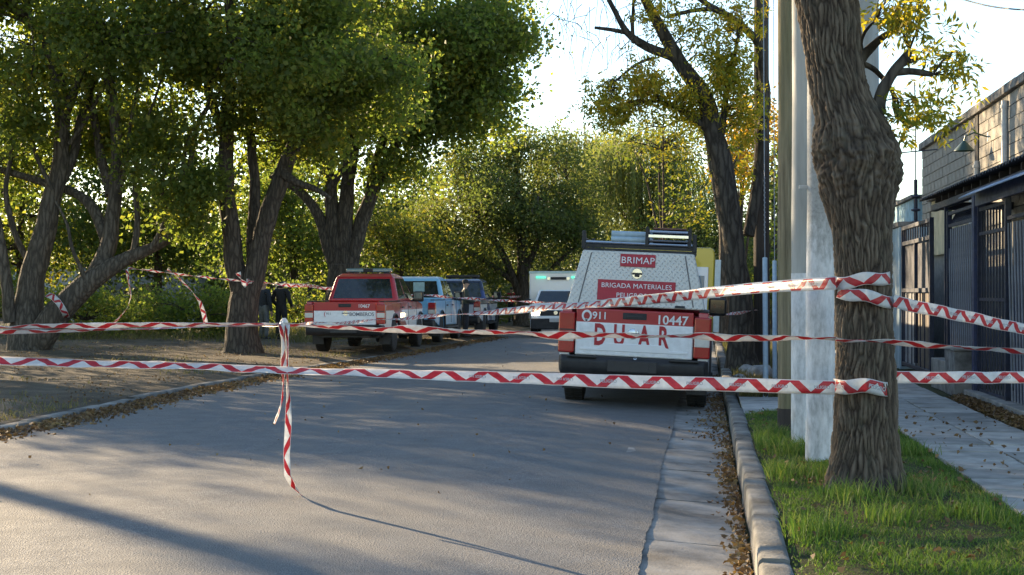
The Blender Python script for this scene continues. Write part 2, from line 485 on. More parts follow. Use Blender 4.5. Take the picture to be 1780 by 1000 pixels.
# blocks of the visible upper wall, one by one, with recessed joints
bl = {}
zc = 2.55; r_ = 0
hh = .205
while zc < TOP - .06:
    yy = YH0 + (.22 if r_ % 2 else 0)
    while yy < YH1 - .1:
        L = min(.44, YH1 - yy)
        if yy + L > 19.2:
            key = round(L, 2)
            if key not in bl:
                q = MB().box(-.02, .028, .007, L - .007, .007, hh - .007); bl[key] = q.mesh('block', M_BLOCK)
            if not (26.3 < yy < 31.9 and zc < 3.35):
                o = link('block', bl[key], house, (random.uniform(-.006, .004) - .006, yy - 18, zc), (0, 0, random.uniform(-.006, .006)))
        yy += .44
    zc += hh; r_ += 1
y = YH0
while y < YH1:
    L = random.uniform(.95, 1.05); hp('coping_stone', MB().box(HX - .10, HX + .30, y + .006, min(y + L, YH1 + .05), TOP - .02 + random.uniform(-.01, .01), TOP + .13 + random.uniform(-.012, .012)), M_COPING, bevel=.012); y += L
# downpipes
for px, z0, z1 in ((1746, 2.4, 4.5), (1697, 2.4, 3.75), (1688, 2.4, 3.5)):
    yp = plane_pt(px, 200, HX - .08).y
    m = MB().tube([(HX - .075, yp, z0), (HX - .075, yp, z1)], .052 if px == 1746 else .045, 12)
    for zz in (z0 + .5, z1 - .12): m.lathe([(.066, zz), (.066, zz + .05)], 12, M=Matrix.Translation((HX - .075, yp, 0)))
    hp('downpipe', m, M_PVC, smooth=40)
yp = plane_pt(1702, 300, HX).y
hp('wall_pier', MB().box(HX - .05, HX - .03 + .03, yp - .16, yp + .12, 2.4, TOP - .03), mat('dark_pier', (.05, .046, .042), .9, .3, 6))  # narrow upright strip, much darker than the blocks around it
# boarded window bay under a ledge near the far end
a, c = 31.7, 26.5
hp('lintel', MB().box(HX - .16, HX + .01, c, a, 3.36, 3.46), M_COPING, bevel=.01)
hp('bay_panel', MB().box(HX - .03, HX + .01, c + .05, 28.6, 2.3, 3.35), mat('bay_boards', (.36, .30, .22), .85, .3, 4))
hp('cream_wall', MB().box(HX - .05, HX - .012 + .02, 29.9, a, 2.2, 3.35), M_CREAM)
hp('window_frame', MB().box(HX - .07, HX - .02, 28.65, 29.0, 2.3, 3.35), M_CREAM, bevel=.008)
hp('window_pane', MB().box(HX - .045, HX - .03, 29.02, 29.88, 2.35, 3.33), flat('dark_window', (.02, .025, .03), .1))
# pale blue panel house part further along
blue = thing('blue_shed', 'pale blue sheet walled shed standing past the far end of the block house', 'shed', (4.6, 33.5, 0))
m = MB()
for i in range(16):
    x0 = i * .16; m.box(x0, x0 + .09, -.035, 0, 0, 3.55); m.box(x0 + .09, x0 + .16, -.012, 0, 0, 3.55)
m.box(0, 2.56, .002, 3.5, 0, 3.52)
m.build('wall', M_BLUEP, blue)
m = MB()
for i in range(20):
    m.box(-.035, -.004, .1 + i * .17, .19 + i * .17, 0, 3.54)
m.build('side_cladding', M_BLUEP, blue)
MB().box(-.1, 2.65, -.12, 3.6, 3.56, 3.64).build('roof', M_COPING, blue, bevel=.01)
blue.rotation_euler = (0, 0, 0)
blue.location = (4.72, 33.6, 0)
# brick house behind
def brick_wall_mat():
    n = N('brickwork'); br = n.n('TexBrick'); n.l(n.coords((1, 1, 1)), br.inputs['Vector'])
    # courses run along the wall: use a swapped mapping
    tc = n.n('TexCoord'); sx = n.n('SeparateXYZ'); cb = n.n('CombineXYZ'); n.l(tc.outputs['Object'], sx.inputs[0])
    n.l(n.math('ADD', sx.outputs[0], sx.outputs[1]), cb.inputs[0]); n.l(sx.outputs[2], cb.inputs[1]); n.l(cb.outputs[0], br.inputs['Vector'])
    br.inputs['Scale'].default_value = 1; br.inputs['Brick Width'].default_value = .24; br.inputs['Row Height'].default_value = .075; br.inputs['Mortar Size'].default_value = .012
    br.inputs['Color1'].default_value = (.30, .14, .09, 1); br.inputs['Color2'].default_value = (.22, .115, .08, 1); br.inputs['Mortar'].default_value = (.3, .26, .22, 1)
    n.pbr(br.outputs[0], .9, 0, .2, n.bump(n.noise(n.coords(), 30), .4, .005)); return n.mat
M_BRICK = brick_wall_mat()
bh = thing('brick_house', 'reddish brick house end showing between the tree trunk and the blue shed', 'house', (4.2, 39, 0))
MB().box(0, 6, 0, 6, 0, 3.75).build('wall', M_BRICK, bh)
MB().box(-.08, 6.1, -.08, 6.1, 3.755, 3.86).build('roof_slab', M_COPING, bh, bevel=.01)

# canopy between house and railings: beams, rafters, corrugated sheets
can = thing('sheet_canopy', 'dark corrugated sheet canopy reaching from the block house over the railings', 'canopy', (FX, 18, 0))
def cp(name, mb, mt, **kw):
    for i, v in enumerate(mb.v): mb.v[i] = (v[0] - FX, v[1] - 18, v[2])
    return mb.build(name, mt, can, **kw)
CY0, CY1, CZ = 14.5, 23.6, 2.80
cp('front_beam', MB().box(FX - .04, FX + .06, CY0, CY1, CZ - .10, CZ), M_NAVY, bevel=.006)
cp('end_beam', MB().box(FX + .065, HX - .03, CY1 - .08, CY1, CZ - .08, CZ + .04), M_NAVY, bevel=.006)
y = CY0
while y < CY1 - .2:
    cp('rafter', MB().hexa([Vector(p) for p in ((FX - .03, y, CZ + .01), (HX - .03, y, CZ + .28), (FX - .03, y + .06, CZ + .01), (HX - .03, y + .06, CZ + .28), (FX - .03, y, CZ + .09), (HX - .03, y, CZ + .36), (FX - .03, y + .06, CZ + .09), (HX - .03, y + .06, CZ + .36))]), M_RUST)
    y += .62
yy = CY0
while yy < CY1 + .1:
    m = MB(); n_ = 20; wd = .9
    for i in range(n_):
        a, c = yy + wd * i / n_, yy + wd * (i + 1) / n_
        za, zb = .018 * math.sin(i * PI / 2), .018 * math.sin((i + 1) * PI / 2)
        m.hexa([Vector(p) for p in ((FX - .16, a, CZ + .10 + za), (HX - .02, a, CZ + .42 + za), (FX - .16, c, CZ + .10 + zb), (HX - .02, c, CZ + .42 + zb), (FX - .16, a, CZ + .108 + za), (HX - .02, a, CZ + .428 + za), (FX - .16, c, CZ + .108 + zb), (HX - .02, c, CZ + .428 + zb))])
    cp('roof_sheet', m, M_RUST); yy += wd - .04
yb = plane_pt(1706, 400, FX).y
cp('blue_beam', MB().box(FX - .085, FX - .045, CY0, yb, CZ - .26, CZ - .03), M_NAVYB, bevel=.006)
cp('blue_fascia', MB().hexa([Vector(p) for p in ((FX - .30, CY0, CZ - .16), (FX - .09, CY0, CZ - .06), (FX - .30, yb - .05, CZ - .16), (FX - .09, yb - .05, CZ - .06), (FX - .30, CY0, CZ - .145), (FX - .09, CY0, CZ - .045), (FX - .30, yb - .05, CZ - .145), (FX - .09, yb - .05, CZ - .045))]), M_TARP)
for px in (1701, 1645):
    yp = plane_pt(px, 500, FX).y
    w_ = .075 if px == 1701 else .028
    cp('canopy_post', MB().box(FX - w_, FX + w_, yp - w_, yp + w_, 0, CZ - .105), M_NAVY if px != 1701 else M_NAVYB, bevel=.006)
# wall lamp
lp = plane_pt(1673, 255, HX - .45)
wl = thing('wall_lamp', 'dark green cone shaded lamp on a bracket high on the block wall', 'lamp', (HX, lp.y, lp.z))
MB().lathe([(.03, .10), (.05, .07), (.17, -.06), (.175, -.075), (.16, -.075), (.03, .03)], 20, M=Matrix.Translation((-.42, 0, 0))).build('lamp_shade', M_DGREEN, wl, smooth=40)
MB().tube([(-.02, 0, .16), (-.25, 0, .24), (-.40, 0, .18), (-.42, 0, .09)], .014, 8).build('bracket', M_DGREEN, wl, smooth=40)
MB().box(-.03, -.003, -.05, .05, .08, .24).build('wall_plate', M_PVC, wl, bevel=.005)

# railings: gate leaf at the far end, slatted panels, near gate, posts
rail = thing('steel_railing', 'tall navy steel railing of vertical bars and slanted slats in front of the house', 'fence', (FX, 16, 0))
def rp(name, mb, mt, parent=None, **kw):
    for i, v in enumerate(mb.v): mb.v[i] = (v[0] - FX, v[1] - 16, v[2])
    return mb.build(name, mt, parent or rail, **kw)
bar_me = MB().box(-.011, .011, -.011, .011, 0, 1).mesh('bar', M_NAVY)
slat_me = MB().box(-.0065, .0065, -.012, .012, 0, 1).mesh('slat', M_GREYSTEEL)
yP1 = plane_pt(1701, 500, FX).y; yG0 = plane_pt(1650, 500, FX).y
yN = plane_pt(1752, 500, FX).y
def posts(ys, h):
    for y in ys: rp('post', MB().box(FX - .035, FX + .035, y - .035, y + .035, .02, h), M_NAVY, bevel=.004)
def rails(y0, y1, zs):
    for z in zs: rp('rail', MB().box(FX - .02, FX + .02, y0 + .04, y1 - .04, z - .022, z + .022), M_NAVY)
posts((yG0, yN, 13.2), 2.62); posts((yP1 - .11,), 2.55)
# slanted slats in front of a sheet backing between the posts
def slats(y0, y1, z0, z1, lean, back=True):
    if back: rp('back_sheet', MB().box(FX + .035, FX + .045, y0 + .04, y1 - .04, z0, z1), M_NAVY)
    y = y0 + .06
    while y < y1 - .06:
        o = link('slat', slat_me, rail, (-.004, y - 16, z0)); o.scale = (1, 1, (z1 - z0)); o.rotation_euler = (-lean, 0, 0); y += .165
slats(yP1 + .1, yG0, .50, 2.36, .10)
rails(yP1 + .08, yG0, (.46, 2.40, 2.58))
slats(13.3, yN - .1, .12, 2.25, .10)
rails(13.2, yN, (.08, 2.3, 2.58))
y = yN + .1
while y < yP1 - .16:
    o = link('bar', bar_me, rail, (0, y - 16, .1)); o.scale = (1, 1, 2.4); y += .19
rails(yN, yP1 - .08, (.12, 1.32, 2.18, 2.5))
y = yP1 + .15
while y < yG0:
    o = link('bar', bar_me, rail, (0, y - 16, 2.4)); o.scale = (.8, .8, .3); o.rotation_euler = (0, .5, 0); y += .12
# low plinth wall under the slats
pl = thing('plinth_wall', 'low grey concrete plinth block under the slatted railing beside the navy post', 'wall', (3.45, yP1, 0))
MB().box(-.12, .12, .25, 1.05, 0, .62).build('block_pier', M_COPING, pl, bevel=.012)
MB().box(-.10, .10, 1.06, yG0 - yP1 + .1, 0, .44).build('wall', M_CONC, pl, bevel=.012)
MB().box(-.14, .14, .22, 1.08, .623, .67).build('pier_cap', M_CONC, pl, bevel=.01)
# threshold step and planting strip along the railing
st = thing('threshold_step', 'low concrete step at the foot of the navy railing', 'step', (3.5, 16, 0))
MB().box(-.06, .55, -4, yP1 - 16 + .2, 0, .11).build('step_slab', M_CONC, st, bevel=.012)
# gate leaf
yg1, yg0 = plane_pt(1570, 500, FX).y, plane_pt(1620, 500, FX).y
gate = thing('steel_gate', 'closed navy sheet and bar gate next to the pale blue pillar', 'gate', (FX, yg0, 0))
LG = yg1 - yg0
for nm, bx in (('gate_frame', (0, .07, .06, 2.62)), ('gate_frame', (LG - .07, LG, .06, 2.62)), ('gate_frame', (LG * .52 - .03, LG * .52 + .03, .2, 2.32))):
    MB().box(-.035, .035, bx[0], bx[1], bx[2], bx[3]).build(nm, M_NAVY, gate, bevel=.005)
for z in (.12, 1.45, 2.30, 2.58):
    MB().box(-.03, .03, .075, LG - .075, z - .035, z + .035).build('gate_rail', M_NAVY, gate, bevel=.005)
MB().box(.02, .03, .08, LG - .08, 1.49, 2.26).build('sheet_panel', M_NAVY, gate)
MB().box(.02, .03, LG * .55, LG - .08, .16, 1.41).build('sheet_panel', M_GREYSTEEL, gate)
MB().box(.02, .03, .08, LG * .50, .16, 1.41).build('sheet_panel', mat('brown_sheet', (.10, .075, .06), .6, .3, 3), gate)
for i in range(12):
    link('bar', bar_me, gate, (-.002, .14 + i * (LG - .28) / 11, 2.335), None, (.9, .9, .215))
for i in range(7):
    link('bar', bar_me, gate, (-.012, .2 + i * (LG - .4) / 6, .15), None, (.9, .9, 1.26))
# pillar
yp1, yp0 = plane_pt(1546, 500, FX).y, plane_pt(1569, 500, FX).y
pil = thing('blue_pillar', 'weathered pale blue plastered gate pillar directly behind the big tree trunk', 'pillar', (FX, (yp0 + yp1) / 2, 0))
MB().box(-.06, .45, -(yp1 - yp0) / 2, (yp1 - yp0) / 2 - .02, 0, 2.62).build('shaft', mat('pillar_paint', (.34, .46, .54), .85, .3, 2.2, .4, 30, c2=(.20, .25, .28), stretch=(1, 1, .3)), pil, bevel=.015)
MB().box(-.09, .48, -(yp1 - yp0) / 2 - .01, (yp1 - yp0) / 2 + .02, 2.622, 2.72).build('cap', M_COPING, pil, bevel=.012)
fw = thing('garden_wall', 'plain grey rendered garden wall carrying on past the blue pillar', 'wall', (FX + .2, yp1 + .1, 0))
MB().box(0, .2, 0, 16, 0, 2.1).build('wall', mat('garden_render', (.17, .17, .15), .9, .3, 2, .4, 25), fw)
# service mast with insulators
mp_ = plane_pt(1592, 300, FX + .35)
ms = thing('service_mast', 'slim dark service mast with collars rising over the railing near the blue shed', 'mast', (FX + .35, mp_.y, 0))
m = MB().tube([(0, 0, 0), (0, 0, 3.55)], .035, 10); m.build('pipe', M_NAVY, ms, smooth=40)
for z in (2.72, 2.95, 3.2): MB().lathe([(.05, z), (.085, z + .015), (.085, z + .04), (.05, z + .055)], 14).build('collar', M_NAVY, ms, smooth=40)
MB().tube([(0, 0, 3.5), (0, 0, 4.6), (-.02, 0, 5.4)], .012, 6).build('rod', M_NAVY, ms)
MB().tube([(-.45, 0, 4.05), (.4, 0, 4.12)], .012, 6).build('cross_arm', M_NAVY, ms)

# overhead cable in the sky
a_, b_ = P(1640, -14, 26), P(1800, 18, 22)
m = MB(); pts = [a_.lerp(b_, t) - Vector((0, 0, .08 * math.sin(PI * t))) for t in np.linspace(-.6, 1.3, 24)]
m.tube(pts, .012, 6)
tag(m.build('overhead_cable', flat('cable_black', (.02, .02, .02), .6)), 'thin black overhead cable crossing the sky above the house roof', 'cable')

# ------------------------------------------------------------------ poles and guy wires beside the foreground tree
def wood_pole_mat(name, a, b, moss):
    n = N(name); v = n.coords((1, 1, .05)); f = n.noise(v, 26, 6, .7); g = n.noise(n.coords((1, 1, .2)), 3, 3)
    col = n.ramp(f, [(.3, b), (.65, a)])
    col = n.mix(n.math('MULTIPLY', n.ramp(g, [(.4, (0, 0, 0)), (.65, (1, 1, 1))]), .7), col, moss)
    n.pbr(col, .9, 0, .25, n.bump(f, 1.0, .02)); return n.mat
M_POLEW = wood_pole_mat('weathered_pole_wood', (.30, .25, .165), (.095, .078, .05), (.17, .165, .09))
M_POLED = wood_pole_mat('tarred_pole_wood', (.075, .062, .055), (.03, .026, .024), (.06, .05, .045))
def whitewash():
    n = N('whitewashed_concrete'); v = n.coords((1, 1, .35)); f = n.math('ADD', n.math('MULTIPLY', n.noise(v, 7, 6, .7), .6), n.math('MULTIPLY', n.noise(n.coords((1, 1, .3)), 30, 5, .7), .4)); f2 = n.noise(n.coords(), 45, 4)
    g = n.n('NewGeometry'); sx = n.n('SeparateXYZ'); n.l(g.outputs['Position'], sx.inputs[0])
    hi = n.math('ADD', n.math('MULTIPLY', n.math('SUBTRACT', 1.95, sx.outputs[2]), 4.0), n.math('MULTIPLY', n.math('SUBTRACT', f, .5), 5.0), clamp=True)
    paint = n.ramp(f, [(.36, (.34, .345, .345)), (.5, (.58, .585, .59)), (.62, (.74, .745, .75))])
    bare = n.ramp(f2, [(.3, (.29, .29, .28)), (.7, (.42, .42, .41))])
    n.pbr(n.mix(hi, bare, paint), .85, 0, .3, n.bump(f, .5, .006)); return n.mat
M_WHITEW = whitewash()
M_PCONC = mat('pole_concrete', (.40, .40, .38), .9, .22, 5, .4, 60, c2=(.25, .25, .235), stretch=(1, 1, .12))
def pole(name, label, base, h, r0, r1, mt, n=20, wob=.003, foot=None):
    t = thing(name, label, 'pole', base)
    pts = [(wob * math.sin(i * 1.3), wob * math.cos(i * 1.7), -.1 + (h + .1) * i / 14) for i in range(15)]
    MB().tube(pts, [r0 + (r1 - r0) * i / 14 for i in range(15)], n).build('shaft', mt, t, smooth=50)
    return t
tw = pole('wooden_pole', 'weathered grey green wooden pole standing left of the whitewashed concrete poles', G(1368, 748, .03), 7.5, .092, .085, M_POLEW)
MB().lathe([(.0955, -.05), (.0965, .16), (.094, .22)], 20).build('tar_band', M_POLED, tw, smooth=40)
MB().lathe([(.014, 0), (.014, .02)], 8, axis='x', M=Matrix.Translation((-.095, -.02, 2.2))).build('bolt', M_RUST, tw)
pole('concrete_pole', 'narrow bare concrete pole squeezed between wooden pole and whitewashed pole', G(1398, 774, .03), 7.5, .115, .10, M_PCONC)
MB().lathe([(.118, .0), (.117, .9), (.1165, 1.55)], 20).build('paint_band', M_WHITEW, bpy.data.objects['concrete_pole'], smooth=40)
wp = pole('concrete_pole', 'thick tapered pole with flaking whitewash touching the foreground tree trunk', G(1426, 803, .03), 5.0, .125, .085, M_WHITEW)
MB().box(-.17, -.10, -.012, .012, 2.22, 2.25).build('step_bolt', M_PVC, wp, bevel=.003)
pole('concrete_pole', 'pale concrete pole seen only above the knot of the foreground tree', G(1508, 712, .03), 8.5, .145, .12, M_PCONC)
tp = pole('telephone_pole', 'dark tarred telephone pole between the guy wires and leaning street tree', G(1324, 638, .03), 10, .15, .13, M_POLED)
# guy wires in pale blue sleeves
M_SLEEVE = flat('pale_sleeve_plastic', (.42, .52, .60), .5)
M_WIRE = flat('galvanised_wire', (.28, .29, .30), .4, .6)
def guy(px, py_base, px_top, label):
    b_ = G(px, py_base, .02); d = depth(b_)
    t = thing('guy_wire', label, 'guy wire', b_)
    top = P(px_top, -60, d + 2.2) - b_; e = top.normalized(); L = top.length
    MB().tube([(0, 0, -.02), e * 1.0, e * 1.98], [.036, .036, .034], 12).build('sleeve', M_SLEEVE, t, smooth=40)
    MB().tube([e * 1.9, e * L], .0065, 6).build('wire', M_WIRE, t)
    m = MB(); a_ = e.orthogonal().normalized(); c_ = e.cross(a_); pts = []
    for i in range(70):
        q = 2.3 + .9 * i / 69; an = i * 1.1; pts.append(e * q + (a_ * math.cos(an) + c_ * math.sin(an)) * .012)
    m.tube(pts, .005, 5).build('wire_grip', M_WIRE, t)
    MB().lathe([(.03, -.05), (.03, .06), (.05, .065), (.05, .08)], 10).build('anchor', M_RUST, t)
guy(1331, 690, 1327, 'guy wire in a pale blue sleeve in front of the dark telephone pole')
guy(1347, 668, 1345, 'guy wire in a pale blue sleeve half hidden by the weathered wooden pole')

# ------------------------------------------------------------------ vehicles
def paint(name, lower, upper, zsplit, coat=.6, rough=.35, diag=None, third=None):
    """two-colour livery split at a height of the vehicle (flat colour on the panel)"""
    n = N(name); tc = n.n('TexCoord'); sx = n.n('SeparateXYZ'); n.l(tc.outputs['Object'], sx.inputs[0])
    f = n.math('GREATER_THAN', sx.outputs[2], zsplit)
    col = n.mix(f, lower, upper)
    if diag:
        c3, y0, y1, k = diag
        q = n.math('ADD', sx.outputs[1], n.math('MULTIPLY', sx.outputs[2], k))
        g = n.math('MULTIPLY', n.math('GREATER_THAN', q, y0), n.math('LESS_THAN', q, y1))
        col = n.mix(g, col, c3)
    d = n.noise(n.coords(), 5, 5, .6); dust = n.math('MULTIPLY', n.math('SUBTRACT', 1.0, n.math('MULTIPLY', sx.outputs[2], 1.1), clamp=True), n.ramp(d, [(.35, (0, 0, 0)), (.75, (1, 1, 1))]))
    col = n.mix(n.math('MULTIPLY', dust, .35), col, (.20, .18, .15))
    n.pbr(col, n.ramp(d, [(.3, (rough - .08,) * 3), (.7, (rough + .12,) * 3)]), 0, .5, None, coat); return n.mat
RED, WHITE, SKY_, NAVYC = (.40, .014, .020), (.82, .83, .84), (.10, .36, .62), (.015, .025, .07)
M_BLACK = mat('black_plastic', (.022, .022, .024), .6, .25, 8, .2, 120)
M_TYRE = mat('tyre_rubber', (.018, .018, .018), .85, .3, 9, .3, 60)
M_RIM = flat('alloy_rim', (.42, .43, .44), .35, .8)
def glass_mat():
    n = N('vehicle_glass'); f = n.noise(n.coords(), 6, 3)
    n.pbr(n.ramp(f, [(.3, (.012, .016, .018)), (.7, (.03, .038, .04))]), .06, 0, .6, None, .5); return n.mat
M_GLASS = glass_mat()
M_REDL = flat('red_lamp', (.38, .012, .014), .2, 0, .5, .6)
M_CLEARL = flat('clear_lamp', (.62, .60, .56), .2, 0, .5, .6)
M_CHROME = flat('chrome', (.55, .56, .57), .18, 1.0)
M_WLET = flat('white_lettering', (.78, .78, .78), .5)
M_RLET = flat('red_lettering', (.42, .02, .03), .5)
M_KLET = flat('grey_lettering', (.16, .16, .18), .5)
M_SIGNRED = flat('red_sign_face', (.40, .015, .028), .45)
M_DARKTRIM = flat('dark_trim', (.03, .03, .032), .5)
def text_me(body, size, mt, bold=.010, ext=.0015, space=1.0, align='CENTER'):
    cu = bpy.data.curves.new('lettering', 'FONT'); cu.body = body; cu.size = size; cu.align_x = align; cu.align_y = 'CENTER'
    cu.extrude = ext; cu.offset = bold * size; cu.space_character = space; cu.resolution_u = 3
    ob = bpy.data.objects.new('tmp', cu); me = bpy.data.meshes.new_from_object(ob)
    bpy.data.objects.remove(ob); me.materials.clear(); me.materials.append(mt); me.name = 'lettering'; return me
def lettering(parent, body, size, mt, loc, rot=(R(90), 0, 0), **kw):
    return link('lettering', text_me(body, size, mt, **kw), parent, loc, rot)

WR = .375
def wheel_mesh():
    m = MB().lathe([(.20, -.125), (.30, -.128), (.345, -.118), (.368, -.09), (.375, -.04), (.375, .04), (.368, .09), (.345, .118), (.30, .128), (.20, .125)], 32, 'x')
    # tread blocks
    for k in range(36):
        an = 2 * PI * k / 36; M_ = Matrix.Rotation(an, 4, 'X')
        for s_ in (-1, 1): m.box(.01 if s_ > 0 else -.11, .11 if s_ > 0 else -.01, -.018, .018, .368, .382, 0, M_)
    ty = m.mesh('tyre', M_TYRE, 35)
    r = MB().lathe([(.205, -.10), (.225, -.11), (.225, -.085), (.19, -.06), (.19, .06), (.225, .085), (.225, .11), (.205, .10)], 28, 'x')
    for k in range(6):
        M_ = Matrix.Rotation(2 * PI * k / 6, 4, 'X')
        r.box(.045, .085, -.035, .035, .03, .205, 0, M_); r.box(-.085, -.045, -.035, .035, .03, .205, 0, M_)
    r.lathe([(.07, -.09), (.075, -.08), (.075, .08), (.07, .09)], 16, 'x')
    rm = r.mesh('rim', M_RIM, 35)
    dk = MB().lathe([(.19, -.03), (.19, .03)], 20, 'x').mesh('brake_disc', M_BLACK)
    return ty, rm, dk
TY, RM, DK = wheel_mesh()
def wheel(root, x, y, r=WR):
    s = r / WR
    w = link('wheel', None, root, (x, y, r), None, (s, s, s))
    link('tyre', TY, w); link('rim', RM, w); link('brake_disc', DK, w)
def arch(yc, r, n=9, z0=.40, up=1):
    return [(yc + r * math.cos(a), z0 + r * math.sin(a)) for a in np.linspace(0, PI, n)]

def pickup(name, label, loc, rotz, roll, mp, bed_mat=None, group=None, canopy=False, cab_mat=None, lightbar=None, gate_mats=None, sx=1.0, lift=0):
    root = thing(name, label, 'pickup truck', loc, (0, roll, rotz), group)
    cabm = cab_mat or mp
    def tap(x, y, z):
        # tumblehome and rounding of the plan
        k = 1 - .045 * max(0, z - .75) - .03 * max(0, .62 - z)
        if y > 4.45: k *= 1 - .14 * ((y - 4.45) / .8) ** 2
        if y < .25: k *= 1 - .035 * ((.25 - y) / .3) ** 2
        return (x * k, y, z)
    def B(name, mb, mt, par=root, bev=.012, tp=True, sm=None):
        if tp: mb.v = [tap(*v) for v in mb.v]
        return mb.build(name, mt, par, bevel=bev, smooth=sm)
    # cab lower body and bonnet
    pr = [(1.74, .46), (3.78, .44)] + arch(4.28, .45)[::-1] + [(4.80, .44), (5.18, .46), (5.25, .60), (5.24, .84), (5.16, .99), (4.95, 1.06), (4.5, 1.11), (3.86, 1.17), (1.74, 1.15)]
    B('body', MB().prism_x(pr, -.915, .915), mp, bev=.03)
    for s_ in (-1, 1):
        a = arch(1.13, .46)[::-1]
        pr = [(.02, .60), (.66, .46)] + a + [(1.60, .46), (1.725, .46), (1.725, 1.14 + lift), (.03, 1.155 + lift), (.0, .9)]
        x0, x1 = (.80, .925) if s_ > 0 else (-.925, -.80)
        B('bed_side', MB().prism_x(pr, x0, x1), mp, bev=.022)
        # swollen wheel arch lips
        for yc in (1.13, 4.28):
            m = MB()
            aa = [(yc + .47 * math.cos(t), .40 + .47 * math.sin(t)) for t in np.linspace(-.05, PI + .05, 14)]
            m.tube([(s_ * .925, y, z) for y, z in aa], .028, 6)
            B('wheel_arch_trim', m, M_BLACK if gate_mats is None else mp, bev=0, sm=50)
        B('bed_rail_cap', MB().box(s_ * .865 - .06, s_ * .865 + .06, .05, 1.73, 1.156 + lift, 1.18 + lift), M_BLACK, bev=.006)
        B('side_step', MB().box(s_ * .90 - .07, s_ * .90 + .09, 1.8, 3.7, .36, .41), M_BLACK, bev=.012)
        # doors: shut lines as thin recesses filled dark, handles
        for y_ in (1.80, 2.78, 3.80):
            B('door_seam', MB().box(s_ * .9165 - .004, s_ * .9165 + .003, y_ - .006, y_ + .006, .52, 1.13), M_DARKTRIM, bev=0)
        for y_ in (1.98, 2.92):
            B('door_handle', MB().box(s_ * .93 - .015, s_ * .93 + .012, y_, y_ + .2, 1.0, 1.035), M_CHROME if gate_mats else M_DARKTRIM, bev=.008)
    B('bed_floor', MB().box(-.80, .80, .06, 1.72, .66, .74), M_BLACK, bev=0)
    B('chassis', MB().box(-.70, .70, .25, 5.0, .34, .60).box(-.84, .84, 1.74, 3.7, .40, .5).box(-.55, .55, .02, .3, .36, .56), M_BLACK, bev=0, tp=False)
    m = MB().tube([(-.62, 1.13, .38), (.62, 1.13, .38)], .05, 10).lathe([(.05, -.1), (.14, -.06), (.14, .06), (.05, .1)], 14, 'x', M=Matrix.Translation((.05, 1.13, .38))).tube([(-.62, 4.28, .38), (.62, 4.28, .38)], .045, 10)
    B('axle', m, M_BLACK, bev=0, tp=False, sm=40)
    # cab greenhouse
    zb, zt = 1.14, 1.80
    yb0, yb1, yt0, yt1, wb, wt = 1.75, 3.96, 1.98, 3.12, .865, .70
    lo = [(-wb, yb0, zb), (wb, yb0, zb), (-wb * .97, yb1, zb + .02), (wb * .97, yb1, zb + .02)]
    hi = [(-wt, yt0, zt - .03), (wt, yt0, zt - .03), (-wt, yt1, zt - .03), (wt, yt1, zt - .03)]
    B('cab', MB().hexa([Vector(p) for p in lo + hi]), cabm, bev=.07, tp=False)
    rf = MB().hexa([Vector(p) for p in [(-wt + .03, yt0 + .05, zt - .04), (wt - .03, yt0 + .05, zt - .04), (-wt + .03, yt1 - .03, zt - .04), (wt - .03, yt1 - .03, zt - .04), (-wt + .10, yt0 + .18, zt + .02), (wt - .10, yt0 + .18, zt + .02), (-wt + .10, yt1 - .2, zt + .02), (wt - .10, yt1 - .2, zt + .02)]])
    B('roof', rf, cabm, bev=.03, tp=False)
    def pane(name, a, b, c, d, u0, u1, v0, v1, off):
        a, b, c, d = map(Vector, (a, b, c, d)); nrm = (b - a).cross(d - a).normalized()
        q = lambda u, v: a.lerp(b, u).lerp(d.lerp(c, u), v)
        f = [q(u0, v0), q(u1, v0), q(u1, v1), q(u0, v1)]
        m = MB(); m.hexa([f[0] - nrm * .01, f[1] - nrm * .01, f[3] - nrm * .01, f[2] - nrm * .01, f[0] + nrm * off, f[1] + nrm * off, f[3] + nrm * off, f[2] + nrm * off])
        return m.build(name, M_GLASS, root, bevel=.004)
    pane('rear_window', lo[0], lo[1], hi[1], hi[0], .07, .93, .14, .88, .006)
    pane('windshield', lo[3], lo[2], hi[2], hi[3], .05, .95, .08, .95, .006)
    pane('side_window', lo[1], lo[3], hi[3], hi[1], .06, .44, .12, .90, .006); pane('side_window', lo[1], lo[3], hi[3], hi[1], .48, .90, .12, .90, .006)
    pane('side_window', lo[2], lo[0], hi[0], hi[2], .10, .52, .12, .90, .006); pane('side_window', lo[2], lo[0], hi[0], hi[2], .56, .94, .12, .90, .006)
    # tailgate, lamps, bumper
    gm = gate_mats or (mp,)
    tg = B('tailgate', MB().box(-.715, .715, -.015, .045, .64, 1.15 + lift), mp, bev=.015, tp=False)
    # raised pressing across the lower gate
    m = MB().prism_y([(-.66, .70), (.66, .70), (.66, .735), (.44, .735), (.36, .80), (-.36, .80), (-.44, .735), (-.66, .735)], -.028, -.012)
    m.build('gate_pressing', mp, tg, bevel=.008)
    MB().box(-.145, .145, -.024, -.010, 1.035 + lift, 1.115 + lift).build('gate_handle', M_BLACK, tg, bevel=.01)
    MB().box(-.09, .09, -.032, -.02, 1.06 + lift, 1.085 + lift).build('handle_lever', M_DARKTRIM, tg, bevel=.006)
    for s_ in (-1, 1):
        lm = MB().box(s_ * .825 - .10, s_ * .825 + .10, -.03, .12, .66, 1.10 + lift); lamp = lm.build('tail_lamp', M_REDL, root, bevel=.02)
        MB().box(s_ * .825 - .092, s_ * .825 + .092, -.036, -.012, .80, .91).build('reversing_lens', M_CLEARL, lamp, bevel=.006)
        MB().box(s_ * .825 - .092, s_ * .825 + .092, -.036, -.012, .935, .95).build('lamp_divider', M_DARKTRIM, lamp, bevel=0)
